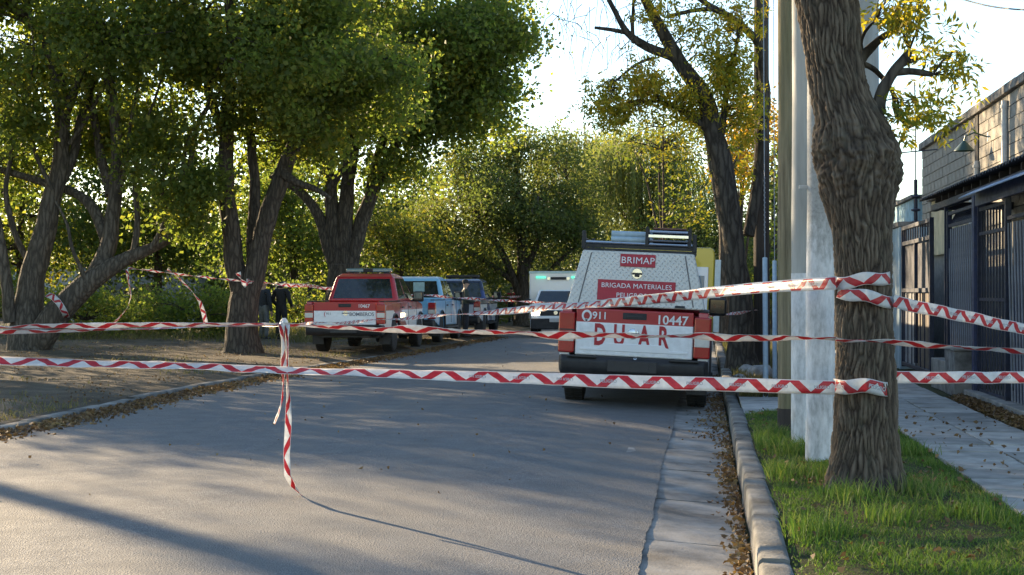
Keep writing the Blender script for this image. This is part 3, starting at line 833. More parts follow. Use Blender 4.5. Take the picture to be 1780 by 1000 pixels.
    bp = B('rear_bumper', MB().prism_x([(-.13, .45), (-.15, .50), (-.15, .58), (-.11, .635), (.05, .635), (.10, .50), (.05, .42), (-.08, .40)], -.93, .93), M_BLACK, bev=.025, tp=True)
    MB().box(-.30, .30, -.156, -.10, .455, .60).build('step_recess', M_DARKTRIM, bp, bevel=.01)
    for s_ in (-1, 1): MB().box(s_ * .62 - .18, s_ * .62 + .18, -.162, -.12, .615, .641).build('step_pad', M_DARKTRIM, bp, bevel=.008)
    MB().box(-.20, .20, -.161, -.153, .47, .585).build('number_plate', M_DARKTRIM, bp, bevel=.003)
    # front
    fb = B('front_bumper', MB().box(-.90, .90, 5.08, 5.30, .40, .62), M_BLACK, bev=.03)
    B('grille', MB().box(-.46, .46, 5.2, 5.265, .64, .92), M_BLACK, bev=.015)
    for s_ in (-1, 1):
        B('headlamp', MB().box(s_ * .66 - .17, s_ * .66 + .17, 5.05, 5.245, .74, .93), M_CLEARL, bev=.03)
        mr = MB().box(s_ * 1.02 - .13, s_ * 1.02 + .13, 3.42, 3.54, 1.14, 1.40); o = mr.build('wing_mirror', M_BLACK, root, bevel=.04)
        MB().box(s_ * .90 - .08, s_ * .90 + .08, 3.46, 3.52, 1.15, 1.20).build('mirror_arm', M_BLACK, o)
        MB().box(s_ * 1.02 - .10, s_ * 1.02 + .10, 3.412, 3.419, 1.18, 1.37).build('mirror_glass', M_GLASS, o)
        wheel(root, s_ * .785, 1.13); wheel(root, s_ * .785, 4.28)
        B('mud_flap', MB().box(s_ * .79 - .13, s_ * .79 + .13, .62, .635, .18, .5), M_BLACK, bev=0)
    if lightbar:
        lb = MB().box(-.55, .55, 2.35, 2.62, zt + .055, zt + .15).build('light_bar', lightbar, root, bevel=.03)
        for s_ in (-1, 1): MB().box(s_ * .42 - .05, s_ * .42 + .05, 2.42, 2.55, zt - .005, zt + .057).build('bar_foot', M_BLACK, lb)
        MB().box(-.12, .12, 2.345, 2.625, zt + .06, zt + .145).build('bar_centre', M_BLACK, lb, bevel=.01)
    return root, tg
HD = 0.0
# red fire brigade pickup, left verge
P_RED = paint('red_white_livery', WHITE, RED, .955, diag=((.36, .018, .022), 2.55, 3.5, 1.6))
M_BARL = flat('light_bar_lens', (.10, .20, .24), .2, 0, .5, .5)
VG = 'emergency pickups parked along the left kerb'
def parked(px, py, d_off=0): 
    p = G(px, py, .06); return p
p = parked(688, 610.5)
rd, tg = pickup('pickup_truck', 'red and white fire brigade pickup with a light bar parked first in the row', (p.x - .93, p.y - 1.1, .05), R(.6), 0, P_RED, group=VG, lightbar=M_BARL)
MB().box(-.70, .70, -.0195, -.0155, .80, .955).build('white_band', flat('white_vinyl', WHITE, .4), tg)
lettering(tg, '10467', .11, M_WLET, (.44, -.019, 1.06), bold=.016)
lettering(tg, 'BOMBEROS', .115, M_KLET, (.39, -.022, .875), space=.95, bold=.012)
MB().lathe([(.055, 0), (.055, .004)], 20, axis='y', M=Matrix.Translation((0.02, -.0245, .90))).build('emblem', M_CHROME, tg)
MB().box(-.065, .105, -.027, -.024, .888, .912).build('emblem_bar', M_KLET, tg)
lettering(tg, '(', .13, M_RLET, (-.46, -.022, .885)); lettering(tg, '911', .075, M_KLET, (-.37, -.022, .885))
# sky blue and white police pickup
P_BLUE = paint('sky_blue_livery', (.20, .46, .68), (.14, .42, .68), .95, diag=((.62, .68, .72), 4.1, 4.5, 1.0))
P_WCAB = paint('white_cab', WHITE, WHITE, .5)
p = parked(770, 594.5)
bl_, tg = pickup('pickup_truck', 'sky blue and white police pickup parked second in the row', (p.x - .93, p.y - 1.1, .05), R(1.0), 0, P_BLUE, group=VG, cab_mat=paint('pale_blue_cab', (.24, .50, .70), (.60, .72, .80), 1.775))
lettering(tg, 'POLICIA', .13, M_WLET, (0, -.019, .93))
MB().box(-.12, .20, -.002 + 1.80, .004 + 1.80, 1.40, 1.66).build('window_notice', flat('pale_paper', (.35, .5, .5), .6), bl_, rot=(0, 0, 0), loc=(.1, .03, 0))
P_NAVY = paint('navy_white_livery', (.50, .55, .62), NAVYC, 1.0, diag=((.03, .06, .22), 2.9, 3.6, 1.2))
p = parked(844, 583)
nv, tg = pickup('pickup_truck', 'dark navy pickup with white and blue flanks parked last in the row', (p.x - .93, p.y - 1.1, .05), R(1.0), 0, P_NAVY, group=VG, lightbar=M_BLACK)
P_GREYC = paint('dark_body_pale_roof', (.02, .02, .023), (.02, .02, .023), .5)
p = P(525, 540, 56); 
dk, tg = pickup('pickup_truck', 'dark pickup with a pale roof half hidden behind the forked tree', (p.x, p.y, .04), R(25), 0, P_GREYC, cab_mat=paint('pale_roof_paint', (.03, .03, .03), (.5, .48, .42), 1.76))

# --- hazardous materials truck in the road
P_DUAR = paint('hazmat_livery', WHITE, RED, 1.045)
p = G(1100, 706, -.06)
dv, tg = pickup('rescue_truck', 'red and white hazardous materials brigade truck with a plated canopy and roof rack', (p.x, p.y - .55, -.062), R(0), R(2.6), P_DUAR, lightbar=None, lift=.062)
dv['category'] = 'rescue truck'
dv.scale = (1.03, 1.0, 1.03)
# white gate panel below, red band above
MB().box(-.70, .70, -.0195, -.0155, .655, 1.03).build('white_band', flat('white_panel_paint', WHITE, .4), tg, bevel=.001)
lettering(tg, '911', .125, M_WLET, (-.425, -.019, 1.125), bold=.016)
m = MB(); 
for k in range(24):
    a, b = 2 * PI * k / 24, 2 * PI * (k + 1) / 24; ro, ri = 1.0, .62
    f = lambda an, r, y: (-.585 + .062 * r * math.cos(an), y, 1.122 + .072 * r * math.sin(an))
    m.hexa([Vector(f(a, ri, -.018)), Vector(f(b, ri, -.018)), Vector(f(a, ro, -.018)), Vector(f(b, ro, -.018)), Vector(f(a, ri, -.0195)), Vector(f(b, ri, -.0195)), Vector(f(a, ro, -.0195)), Vector(f(b, ro, -.0195))])
m.box(-.60, -.575, -.0195, -.018, 1.055, 1.085)
m.build('emblem_ring', M_WLET, tg)
lettering(tg, '10447', .155, M_WLET, (.455, -.019, 1.105), bold=.016)
for ch, x in (('D', -.415), ('U', -.18), ('A', .125), ('R', .355)):
    lettering(tg, ch, .36, M_RLET, (x, -.022, .885), bold=.03).scale = (.56, 1, 1)
em = MB().lathe([(.058, 0), (.066, .004), (.066, .010), (.058, .014)], 26, axis='y', M=Matrix.Translation((-.012, -.034, .925))).build('emblem', M_CHROME, tg, smooth=40)
MB().box(-.09, .066, -.038, -.033, .912, .938).build('emblem_bar', M_KLET, em, bevel=.003)
MB().tube([(.02, -.16, .64), (.02, -.165, .62), (.045, -.165, .62), (.045, -.16, .64)], .007, 6).build('tow_ring', M_CHROME, dv)
# canopy of chequer plate
def plate_mat():
    n = N('chequer_plate'); tc = n.n('TexCoord'); sx = n.n('SeparateXYZ'); n.l(tc.outputs['Object'], sx.inputs[0])
    u = n.math('ADD', sx.outputs[0], sx.outputs[1])
    a = n.math('ADD', n.math('MULTIPLY', u, 15), n.math('MULTIPLY', sx.outputs[2], 15)); b = n.math('SUBTRACT', n.math('MULTIPLY', u, 15), n.math('MULTIPLY', sx.outputs[2], 15))
    fa = n.math('FLOOR', a); fb = n.math('FLOOR', b)
    chk = n.math('MODULO', n.math('ABSOLUTE', n.math('ADD', fa, fb)), 2)
    la = n.math('SUBTRACT', 1.0, n.math('MULTIPLY', n.math('ABSOLUTE', n.math('SUBTRACT', n.math('FRACT', a), .5)), n.math('ADD', 2.2, n.math('MULTIPLY', chk, 4.0))), clamp=True)
    lb = n.math('SUBTRACT', 1.0, n.math('MULTIPLY', n.math('ABSOLUTE', n.math('SUBTRACT', n.math('FRACT', b), .5)), n.math('SUBTRACT', 6.2, n.math('MULTIPLY', chk, 4.0))), clamp=True)
    h = n.math('MULTIPLY', la, lb)
    d = n.noise(n.coords(), 4, 5, .6)
    col = n.mix(n.math('MULTIPLY', h, .5), n.ramp(d, [(.3, (.56, .54, .50)), (.7, (.68, .66, .61))]), (.76, .74, .70))
    n.pbr(col, n.ramp(d, [(.3, (.42,) * 3), (.7, (.6,) * 3)]), .12, .5, n.bump(h, .9, .012)); return n.mat
M_PLATE = plate_mat()
cz0, cz1 = 1.248, 1.93; cy0, cy1, ct0, ct1 = .02, 1.70, .16, 1.68; cw0, cw1 = .845, .685
lo = [Vector(q) for q in ((-cw0, cy0, cz0), (cw0, cy0, cz0), (-cw0, cy1, cz0), (cw0, cy1, cz0))]
hi = [Vector(q) for q in ((-cw1, ct0, cz1), (cw1, ct0, cz1), (-cw1, ct1, cz1), (cw1, ct1, cz1))]
can_ = MB().hexa(lo + hi).build('plated_canopy', M_PLATE, dv, bevel=.02)
tilt = math.atan2(ct0 - cy0, cz1 - cz0)
# rear face frame: everything on the rear door leans with it
def rear(u, z, off=.0):
    t = (z - cz0) / (cz1 - cz0); y = cy0 + (ct0 - cy0) * t
    return Vector((u, y - off * math.cos(tilt), z - off * math.sin(tilt)))
def rear_box(name, u0, u1, z0, z1, off, mt, par, th=.012, bev=.003):
    a = [rear(u0, z0, off - th), rear(u1, z0, off - th), rear(u0, z1, off - th), rear(u1, z1, off - th), rear(u0, z0, off), rear(u1, z0, off), rear(u0, z1, off), rear(u1, z1, off)]
    return MB().hexa(a).build(name, mt, par, bevel=bev)
for s_ in (-1, 1):
    a = [rear(s_ * (.70 - .008), cz0 + .03, -.005), rear(s_ * (.70 + .008), cz0 + .03, -.005), rear(s_ * (.575 - .008), cz1 - .03, -.005), rear(s_ * (.575 + .008), cz1 - .03, -.005), rear(s_ * (.70 - .008), cz0 + .03, .003), rear(s_ * (.70 + .008), cz0 + .03, .003), rear(s_ * (.575 - .008), cz1 - .03, .003), rear(s_ * (.575 + .008), cz1 - .03, .003)]
    MB().hexa(a).build('door_seam', flat('plate_seam', (.14, .13, .125), .6), can_)
s1 = rear_box('brigade_sign', -.215, .215, 1.745, 1.90, .012, M_SIGNRED, can_)
lettering(s1, 'BRIMAP', .118, M_WLET, rear(0, 1.822, .0155), (R(90) - tilt, 0, 0), bold=0, space=1.05)
s2 = rear_box('brigade_sign', -.475, .475, 1.325, 1.575, .012, M_SIGNRED, can_)
lettering(s2, 'BRIGADA MATERIALES', .084, M_WLET, rear(0, 1.507, .0155), (R(90) - tilt, 0, 0), bold=0, space=1.03)
lettering(s2, 'PELIGROSOS', .084, M_WLET, rear(0, 1.39, .0155), (R(90) - tilt, 0, 0), bold=0, space=1.03)
lt = MB().lathe([(.062, 0), (.066, .01), (.066, .02), (.05, .024)], 20, axis='y', M=Matrix.Translation(rear(0, 1.665, .022))).build('latch', M_CHROME, can_, smooth=40)
MB().box(-.06, .06, -.012, .0, -.012, .012, M=Matrix.Translation(rear(0, 1.665, .026))).box(-.03, .03, -.014, .0, -.04, .0, M=Matrix.Translation(rear(0, 1.665, .026))).build('latch_handle', M_BLACK, lt, bevel=.004)
for u in (.55,): rear_box('hinge', u - .07, u + .05, 1.268, 1.295, .03, M_BLACK, can_)
# roof rack
rk = link('roof_rack', None, dv, (0, 0, 0))
z0 = cz1
MB().box(-.69, .69, .18, 1.9, z0 + .002, z0 + .03).build('rack_base', M_BLACK, rk)
for y_ in (.20, .95, 1.75): MB().tube([(-.68, y_, z0 + .10), (.68, y_, z0 + .10)], .018, 8).build('rack_bar', M_CHROME if y_ < .3 else M_BLACK, rk, smooth=40)
for s_ in (-1, 1):
    MB().prism_x([(.17, z0 + .02), (.33, z0 + .02), (.33, z0 + .06), (.21, z0 + .24), (.17, z0 + .24)], s_ * .68 - .025, s_ * .68 + .025).build('rack_bracket', M_BLACK, rk, bevel=.006)
    MB().prism_x([(1.62, z0 + .02), (1.8, z0 + .02), (1.8, z0 + .2), (1.75, z0 + .2)], s_ * .68 - .02, s_ * .68 + .02).build('rack_bracket', M_BLACK, rk, bevel=.006)
    MB().tube([(s_ * .67, .2, z0 + .14), (s_ * .67, 1.78, z0 + .14)], .016, 8).build('rack_rail', M_BLACK, rk, smooth=40)
MB().box(-.66, .66, .18, .20, z0 + .035, z0 + .075).build('rack_lip', M_BLACK, rk)
DVM = Matrix.Translation(dv.location) @ dv.rotation_euler.to_matrix().to_4x4() @ Matrix.Diagonal((1.03, 1, 1.03, 1))
def on_rack(name, label, cat, loc):
    t = thing(name, label, cat, (DVM @ Vector(loc)), (0, R(2.6), 0)); return t
pt = on_rack('pipe_bundle', 'pale blue pipes lying on the roof rack of the hazardous materials truck', 'pipes', (0, 0, z0 + .13))
M_PIPEB = flat('pale_blue_pipe', (.36, .46, .52), .45)
for i, (y_, z) in enumerate(((.30, .02), (.385, .02), (.47, .02), (.34, .09), (.43, .09))):
    MB().tube([(-.36 + .02 * (i % 3), y_, z), (.16 - .03 * (i % 2), y_, z)], .040, 12).build('pipe', M_PIPEB, pt, smooth=40)
ldr = on_rack('folded_ladder', 'folded black and metal ladder strapped on the rack over the red sign', 'ladder', (.36, 0, z0 + .13))
for x in (-.26, .26):
    for z in (.02, .13): MB().box(x - .02, x + .02, .16, 1.85, z - .03, z + .03).build('ladder_rail', M_DARKTRIM if z > .05 else M_BLACK, ldr, bevel=.005)
for i in range(6):
    y_ = .2 + i * .3
    for z in (.02, .13): MB().tube([(-.255, y_, z), (.255, y_, z)], .017, 8).build('rung', M_CHROME, ldr, smooth=40)
MB().box(-.29, .29, .15, .17, .055, .095).build('end_bracket', M_CHROME, ldr, bevel=.004)
MB().box(-.20, .22, .3, 1.2, .165, .19).build('wooden_pad', mat('brown_pad', (.16, .075, .05), .7, .3, 8), ldr, bevel=.006)
for x in (-.27, .27): MB().box(x - .02, x + .02, .14, .155, -.06, .19).build('rubber_foot', M_BLACK, ldr, bevel=.006)

# --- white cargo van facing the camera with its lamp on
M_WVAN = paint('white_van_paint', WHITE, WHITE, .5)
p = G(966, 587, -.03)
vn = thing('cargo_van', 'white box van facing the viewer with one headlamp shining and green roof lamps', 'van', (p.x, p.y, -.03), (0, 0, R(180) + R(3.5)))
vn.location = (p.x, p.y + 0, -.03)
# built with the nose at y = 0, running to -y
def VB(name, mb, mt, bev=.015, par=None, sm=None): return mb.build(name, mt, par or vn, bevel=bev, smooth=sm)
pr = [(-.05, .30), (0, .42), (0, .72), (-.06, .88), (-.25, .98), (-.95, 1.08), (-2.6, 1.10), (-2.6, .30), (-1.16, .28)] 
pr = [(-2.6, .30), (-2.6, 1.10), (-.95, 1.08), (-.25, .98), (-.06, .88), (0, .72), (0, .42), (-.05, .30), (-.46, .28)] + [(-.80 + .36 * math.cos(a), .34 + .36 * math.sin(a)) for a in np.linspace(0, PI, 8)] + [(-1.16, .28)]
m = MB().prism_x(pr, -.86, .86); m.v = [(x * (1 - .10 * max(0, y + .5) ** 1 * 1.2), y, z) for x, y, z in m.v]; VB('body', m, M_WVAN, .03)
lo = [Vector(q) for q in ((-.80, -2.25, 1.07), (.80, -2.25, 1.07), (-.78, -.95, 1.06), (.78, -.95, 1.06))]
hi = [Vector(q) for q in ((-.64, -2.2, 1.54), (.64, -2.2, 1.54), (-.62, -1.55, 1.54), (.62, -1.55, 1.54))]
VB('cab', MB().hexa(lo + hi), M_WVAN, .05)
def vpane(nm, a, b, c, d, u0, u1, v0, v1):
    nrm = (b - a).cross(d - a).normalized(); q = lambda u, v: a.lerp(b, u).lerp(d.lerp(c, u), v)
    f = [q(u0, v0), q(u1, v0), q(u1, v1), q(u0, v1)]
    MB().hexa([f[0] - nrm * .01, f[1] - nrm * .01, f[3] - nrm * .01, f[2] - nrm * .01, f[0] + nrm * .006, f[1] + nrm * .006, f[3] + nrm * .006, f[2] + nrm * .006]).build(nm, M_GLASS, vn, bevel=.004)
vpane('windshield', lo[3], lo[2], hi[2], hi[3], .06, .94, .10, .92)
vpane('side_window', lo[1], lo[3], hi[3], hi[1], .12, .85, .12, .88); vpane('side_window', lo[2], lo[0], hi[0], hi[2], .15, .88, .12, .88)
bx = VB('cargo_box', MB().box(-.99, .99, -5.0, -2.28, .62, 2.16), M_WVAN, .04)
VB('box_rim', MB().box(-1.0, 1.0, -2.34, -2.26, 2.10, 2.18), flat('box_rim_paint', (.55, .68, .66), .5), .01)
M_GREENL = flat('green_roof_lamp', (.10, .55, .38), .3, 0, .5, .4, (.12, .9, .6), .25)
for s_ in (-1, 1): VB('green_lamp', MB().box(s_ * .60 - .17, s_ * .60 + .17, -2.275, -2.22, 1.93, 2.01), M_GREENL, .015)
VB('lamp_bar', MB().box(-.26, .26, -2.275, -2.20, 1.89, 1.98), M_BLACK, .02)
for s_ in (-1, 1): VB('spot_lamp', MB().lathe([(.03, 0), (.05, .02), (.055, .06)], 14, 'y', M=Matrix.Translation((s_ * .33, -2.24, 1.93))), M_CHROME, 0)
VB('grille', MB().box(-.50, .50, -.10, .012, .70, .88), M_BLACK, .015)
VB('front_bumper', MB().box(-.80, .80, -.25, .035, .26, .62), M_BLACK, .04)
VB('emblem', MB().lathe([(.055, 0), (.065, .006), (.065, .012)], 20, 'y', M=Matrix.Translation((0, .014, .80))), M_CHROME, 0, sm=40)
VB('number_plate', MB().box(-.2, .2, .036, .044, .50, .62), flat('plate_face', (.5, .5, .48), .5), .003)
HEADON = flat('lit_headlamp', (.9, .85, .7), .2, 0, .5, 0, (1.0, .82, .5), 5.0)
for s_ in (-1, 1):
    VB('headlamp', MB().box(s_ * .66 - .13, s_ * .66 + .13, -.12, .008, .70, .90), HEADON if s_ > 0 else M_CLEARL, .035)
    o = VB('wing_mirror', MB().box(s_ * .98 - .10, s_ * .98 + .10, -1.35, -1.24, 1.06, 1.24), M_BLACK, .03)
    MB().box(s_ * .85 - .08, s_ * .85 + .08, -1.32, -1.27, 1.07, 1.11).build('mirror_arm', M_BLACK, o)
    wheel(vn, s_ * .74, -.80, .32); wheel(vn, s_ * .78, -3.9, .32)
VB('chassis', MB().box(-.70, .70, -4.9, -.3, .26, .62), M_BLACK, 0)

# --- yellow ambulance parked ahead of the truck
M_YEL = paint('ambulance_paint', (.60, .44, .03), (.60, .44, .03), .5)
M_AWH = paint('ambulance_white', WHITE, WHITE, .5)
p = P(1140, 510, 26.2)
am = thing('ambulance', 'yellow ambulance with white rear doors parked ahead of the hazardous materials truck', 'ambulance', (-.90, p.y, -.075), (0, R(2.0), 0))
def AB(name, mb, mt, bev=.015, par=None, sm=None): return mb.build(name, mt, par or am, bevel=bev, smooth=sm)
bodyp = [(-.98, .45), (.98, .45), (1.0, .6), (1.0, 2.2), (.985, 2.29), (.94, 2.33), (-.94, 2.33), (-.985, 2.29), (-1.0, 2.2), (-1.0, .6)]
AB('body', MB().prism_y(bodyp, 0, 4.0), M_YEL, .04)
AB('front_body', MB().prism_x([(4.02, .45), (5.7, .42), (5.75, .9), (5.3, 1.1), (4.55, 1.9), (4.02, 2.0)], -.92, .92), M_AWH, .05)
AB('lower_band', MB().box(-1.012, 1.012, .06, 3.95, .46, 1.02), M_AWH, .01)
for s_ in (-1, 1):
    d_ = AB('rear_door', MB().box(s_ * .45 - .44, s_ * .45 + .44, -.03, -.003, .55, 1.98), M_AWH, .01)
    MB().box(s_ * .46 - .36, s_ * .46 + .36, -.038, -.028, 1.12, 1.82).build('door_window', flat('blue_tinted_glass', (.05, .16, .26), .1, 0, .5, .5), d_, bevel=.006)
    MB().box(s_ * .10 - .012, s_ * .10 + .012, -.05, -.03, .95, 1.15).build('door_handle', M_BLACK, d_, bevel=.004)
    AB('tail_lamp', MB().box(s_ * .945 - .04, s_ * .945 + .04, -.03, .0, .75, 1.05), M_REDL, .01)
    AB('corner_strip', MB().box(s_ * 1.06 - .055, s_ * 1.06 + .055, .02, .35, .80, 2.12), flat('white_corner_strip', (.72, .78, .76), .4), .012)
    wheel(am, s_ * .84, .95); wheel(am, s_ * .84, 4.75)
AB('rear_bumper', MB().box(-.98, .98, -.12, .05, .38, .5), M_BLACK, .02)
AB('chassis', MB().box(-.75, .75, .2, 5.4, .3, .46), M_BLACK, 0)
AB('roof_lamp', MB().box(-.5, .5, 3.5, 3.75, 2.325, 2.42), flat('blue_roof_lens', (.03, .10, .4), .2, 0, .5, .5), .02)

# ------------------------------------------------------------------ people
SKIN = mat('skin', (.42, .25, .17), .6, .08, 20); HAIR = mat('dark_hair', (.02, .016, .014), .7, .3, 60)
def cloth(name, c): return mat(name, c, .9, .25, 18, .3, 90, .003)
def skinned(name, V, Eg, Rd, mt, parent, root=0, sub=2):
    me = bpy.data.meshes.new(name); me.from_pydata(V, Eg, []); me.materials.append(mt)
    o = link(name, me, parent)
    sk_ = o.modifiers.new('skin', 'SKIN'); sk_.use_smooth_shade = True
    lay = me.skin_vertices[0].data
    for i, r in enumerate(Rd): lay[i].radius = r if isinstance(r, tuple) else (r, r)
    lay[root].use_root = True
    s_ = o.modifiers.new('subsurf', 'SUBSURF'); s_.levels = sub; s_.render_levels = sub
    return o
def person(label, loc, rotz, h=1.72, top=(.02, .02, .022), legs=(.02, .02, .022), hood=False, cap=None, arms='down', glove=None, logo=None, group=None):
    """figure faces -y locally before the turn by rotz"""
    s = h / 1.75
    t = thing('person', label, 'person', loc, (0, 0, rotz), group); t.scale = (s, s, s)
    # joints (x right, y back positive, z up)
    J = {'pelvis': (0, 0, .96), 'belly': (0, -.01, 1.10), 'chest': (0, .0, 1.30), 'neckb': (0, .01, 1.46), 'neck': (0, 0, 1.53), 'head0': (0, -.015, 1.60), 'head1': (0, -.015, 1.69)}
    def arm(sd):
        if arms == 'front': return [(sd * .19, 0, 1.42), (sd * .26, .02, 1.16), (sd * .12, -.22, 1.10), (sd * .06, -.28, 1.11)]
        if arms == 'mid': return [(sd * .19, 0, 1.42), (sd * .27, .03, 1.16), (sd * .24, -.18, 1.02), (sd * .22, -.25, .99)]
        return [(sd * .19, 0, 1.42), (sd * .25, .02, 1.14), (sd * .265, -.03, .90), (sd * .262, -.045, .82)]
    def leg(sd): return [(sd * .09, 0, .90), (sd * .10, -.02, .50), (sd * .105, .02, .09)]
    V = list(J.values()); Eg = [(0, 1), (1, 2), (2, 3), (3, 4), (4, 5), (5, 6)]; Rd = [(.13, .10), (.125, .095), (.15, .10), (.075, .065), (.052, .052), (.078, .088), (.072, .088)]
    for sd in (-1, 1):
        b = len(V); A = arm(sd); V += A; Eg += [(3, b), (b, b + 1), (b + 1, b + 2), (b + 2, b + 3)]; Rd += [.055, .045, .033, .030]
        w = Vector(A[3]); dr = (Vector(A[3]) - Vector(A[2])).normalized()
        kb = len(V); V.append(tuple(w + dr * .055)); Eg.append((b + 3, kb)); Rd.append((.038, .018))
        side = Vector((0, 1, 0)) if arms == 'down' else Vector((1, 0, 0)); side = (side - dr * side.dot(dr)).normalized()
        curl = dr.cross(side) * (-.25 * sd)
        for q, (o_, L) in enumerate(((-.028, .070), (-.010, .082), (.010, .078), (.027, .060))):
            i0 = len(V); r0 = w + dr * .075 + side * o_
            V += [tuple(r0), tuple(r0 + dr * L * .5 + curl * L * .2), tuple(r0 + dr * L * .92 + curl * L * .9)]; Eg += [(kb, i0), (i0, i0 + 1), (i0 + 1, i0 + 2)]; Rd += [.0095, .0088, .0075]
        i0 = len(V); r0 = w + dr * .02 - side * .035
        V += [tuple(r0), tuple(r0 + dr * .035 - side * .02), tuple(r0 + dr * .065 - side * .016)]; Eg += [(b + 3, i0), (i0, i0 + 1), (i0 + 1, i0 + 2)]; Rd += [.012, .011, .009]
        b = len(V); Lg = leg(sd); V += Lg; Eg += [(0, b), (b, b + 1), (b + 1, b + 2)]; Rd += [.085, .06, .042]
    skinned('body', V, Eg, Rd, SKIN, t)
    # clothing
    V = [(0, 0, .84), (0, -.01, 1.10), (0, 0, 1.30), (0, .01, 1.45)]; Eg = [(0, 1), (1, 2), (2, 3)]; Rd = [(.165, .125), (.155, .125), (.185, .135), (.10, .085)]
    for sd in (-1, 1):
        b = len(V); A = arm(sd); e = Vector(A[3]).lerp(Vector(A[2]), .15); V += [A[0], A[1], A[2], tuple(e)]; Eg += [(3, b), (b, b + 1), (b + 1, b + 2), (b + 2, b + 3)]; Rd += [.078, .066, .052, .045]
    tc_ = cloth('jacket_cloth', top); skinned('jacket', V, Eg, Rd, tc_, t)
    V = [(0, 0, 1.12), (0, 0, .93)]; Eg = [(0, 1)]; Rd = [(.15, .115), (.165, .125)]
    for sd in (-1, 1):
        b = len(V); Lg = leg(sd); V += [(sd * .092, 0, .86), Lg[1], (sd * .106, .018, .08)]; Eg += [(1, b), (b, b + 1), (b + 1, b + 2)]; Rd += [.10, .078, .066]
    skinned('trousers', V, Eg, Rd, cloth('trouser_cloth', legs), t)
    for sd in (-1, 1):
        skinned('shoe', [(sd * .108, .045, .05), (sd * .112, -.05, .045), (sd * .118, -.16, .035)], [(0, 1), (1, 2)], [(.045, .05), (.05, .045), (.042, .034)], M_BLACK, t, sub=1)
    # face and hair
    hd = MB()
    for sd in (-1, 1):
        hd.lathe([(.002, -.012), (.011, -.006), (.012, .004), (.002, .012)], 8, 'y', M=Matrix.Translation((sd * .031, -.098, 1.66)))
    hd.build('eyes', HAIR, t)
    MB().tube([(0, -.098, 1.665), (0, -.115, 1.632), (0, -.10, 1.62)], [.008, .014, .012], 6).build('nose', SKIN, t, smooth=60)
    MB().tube([(-.024, -.092, 1.592), (0, -.100, 1.59), (.024, -.092, 1.592)], .006, 6).build('mouth', mat('lip', (.30, .12, .10), .5, .1, 10), t, smooth=60)
    for sd in (-1, 1): MB().lathe([(.006, -.008), (.026, -.004), (.028, .004), (.008, .008)], 10, 'x', M=Matrix.Translation((sd * .084, -.005, 1.645))).build('ear', SKIN, t, smooth=60)
    if hood:
        skinned('hood', [(0, .02, 1.50), (0, .02, 1.60), (0, .015, 1.70)], [(0, 1), (1, 2)], [(.10, .10), (.105, .11), (.088, .098)], tc_, t)
    else:
        skinned('hair', [(0, .022, 1.62), (0, .012, 1.70), (0, -.02, 1.745)], [(0, 1), (1, 2)], [(.078, .075), (.085, .095), (.06, .07)], HAIR, t)
    if cap is not None:
        MB().lathe([(.098, 1.69), (.10, 1.72), (.085, 1.765), (.04, 1.79)], 18).build('cap', cloth('cap_cloth', cap), t, smooth=60)
    if logo: 
        MB().lathe([(.055, .138), (.055, .143), (.04, .145)], 18, 'y', M=Matrix.Translation((0, 0, 1.28))).build('back_emblem', M_WLET, t)
    return t
p = G(489, 591, .05); person('person dressed all in black with hood up standing beside the forked tree', p, R(172), 1.74, hood=True, arms='mid')
p = G(459, 591, .05); person('person in dark jacket and grey trousers half behind the forked tree', p, R(150), 1.72, top=(.025, .03, .04), legs=(.14, .15, .155), hood=False)
p = G(809, 586, .05); person('officer in dark olive jacket and cap standing between the parked pickups', p, R(110), 1.74, top=(.05, .055, .045), legs=(.02, .022, .03), cap=(.03, .03, .035), arms='front')
p = G(889, 563.5, -.03); person('person in red jacket with a round white emblem on the back', p, R(175), 1.70, top=(.40, .02, .03), legs=(.018, .02, .03), logo=True)
p = G(912, 562, -.03); person('person in plain red jacket standing beside the van mirror', p, R(200), 1.62, top=(.34, .02, .03), legs=(.02, .02, .025), arms='mid')


# ------------------------------------------------------------------ trees and plants
rng = np.random.default_rng(11)
def leaf_mesh(name, C, L, W, mt, droop=0.0, axis=None, fold=.18, lvar=.35):
    """one small folded blade (two triangles as a quad) at each centre"""
    n = len(C)
    a = rng.normal(size=(n, 3)) if axis is None else axis + rng.normal(size=(n, 3)) * .35
    a[:, 2] -= droop
    a /= np.linalg.norm(a, axis=1)[:, None] + 1e-9
    r = rng.normal(size=(n, 3)); r[:, 2] += .6
    b = np.cross(a, r); b /= np.linalg.norm(b, axis=1)[:, None] + 1e-9
    nn = np.cross(a, b)
    s = (1 + lvar * rng.uniform(-1, 1, n))[:, None]
    l = a * L * .5 * s; w = b * W * .5 * s; f = nn * W * fold * s
    V = np.stack([C - l, C + w + f - l * .15, C + l, C - w + f - l * .15], 1).reshape(-1, 3)
    Fc = np.arange(4 * n).reshape(n, 4)
    return mesh_np(name, V, Fc, mt)
def ellipsoid_pts(c, r, n, shell=.42, thr=-.12, nsc=.55, seed=0, flat=0):
    out = []
    c = np.array(c); r = np.array(r); tries = 0
    while len(out) < n and tries < n * 12:
        tries += 1
        d = rng.normal(size=3); d /= np.linalg.norm(d)
        q = rng.uniform() ** shell
        q *= 1 + .75 * noise.noise(Vector(d * 1.9) + Vector((seed * 1.3, 5, 0)))
        p = c + d * r * q
        if flat and p[2] < c[2] - r[2] * flat: continue
        if noise.noise(Vector(p * nsc) + Vector((seed, 0, 0))) < thr: continue
        out.append(p)
    return np.array(out)
def px_ell(px, py, rx, ry, d, rd):
    k = d / F
    return P(px, py, d), (rx * k, rd, ry * k)
def cloud(cl, per, spread, zs=.75):
    k = np.repeat(cl, per, axis=0)
    return k + rng.normal(size=k.shape) * np.array([spread, spread, spread * zs])
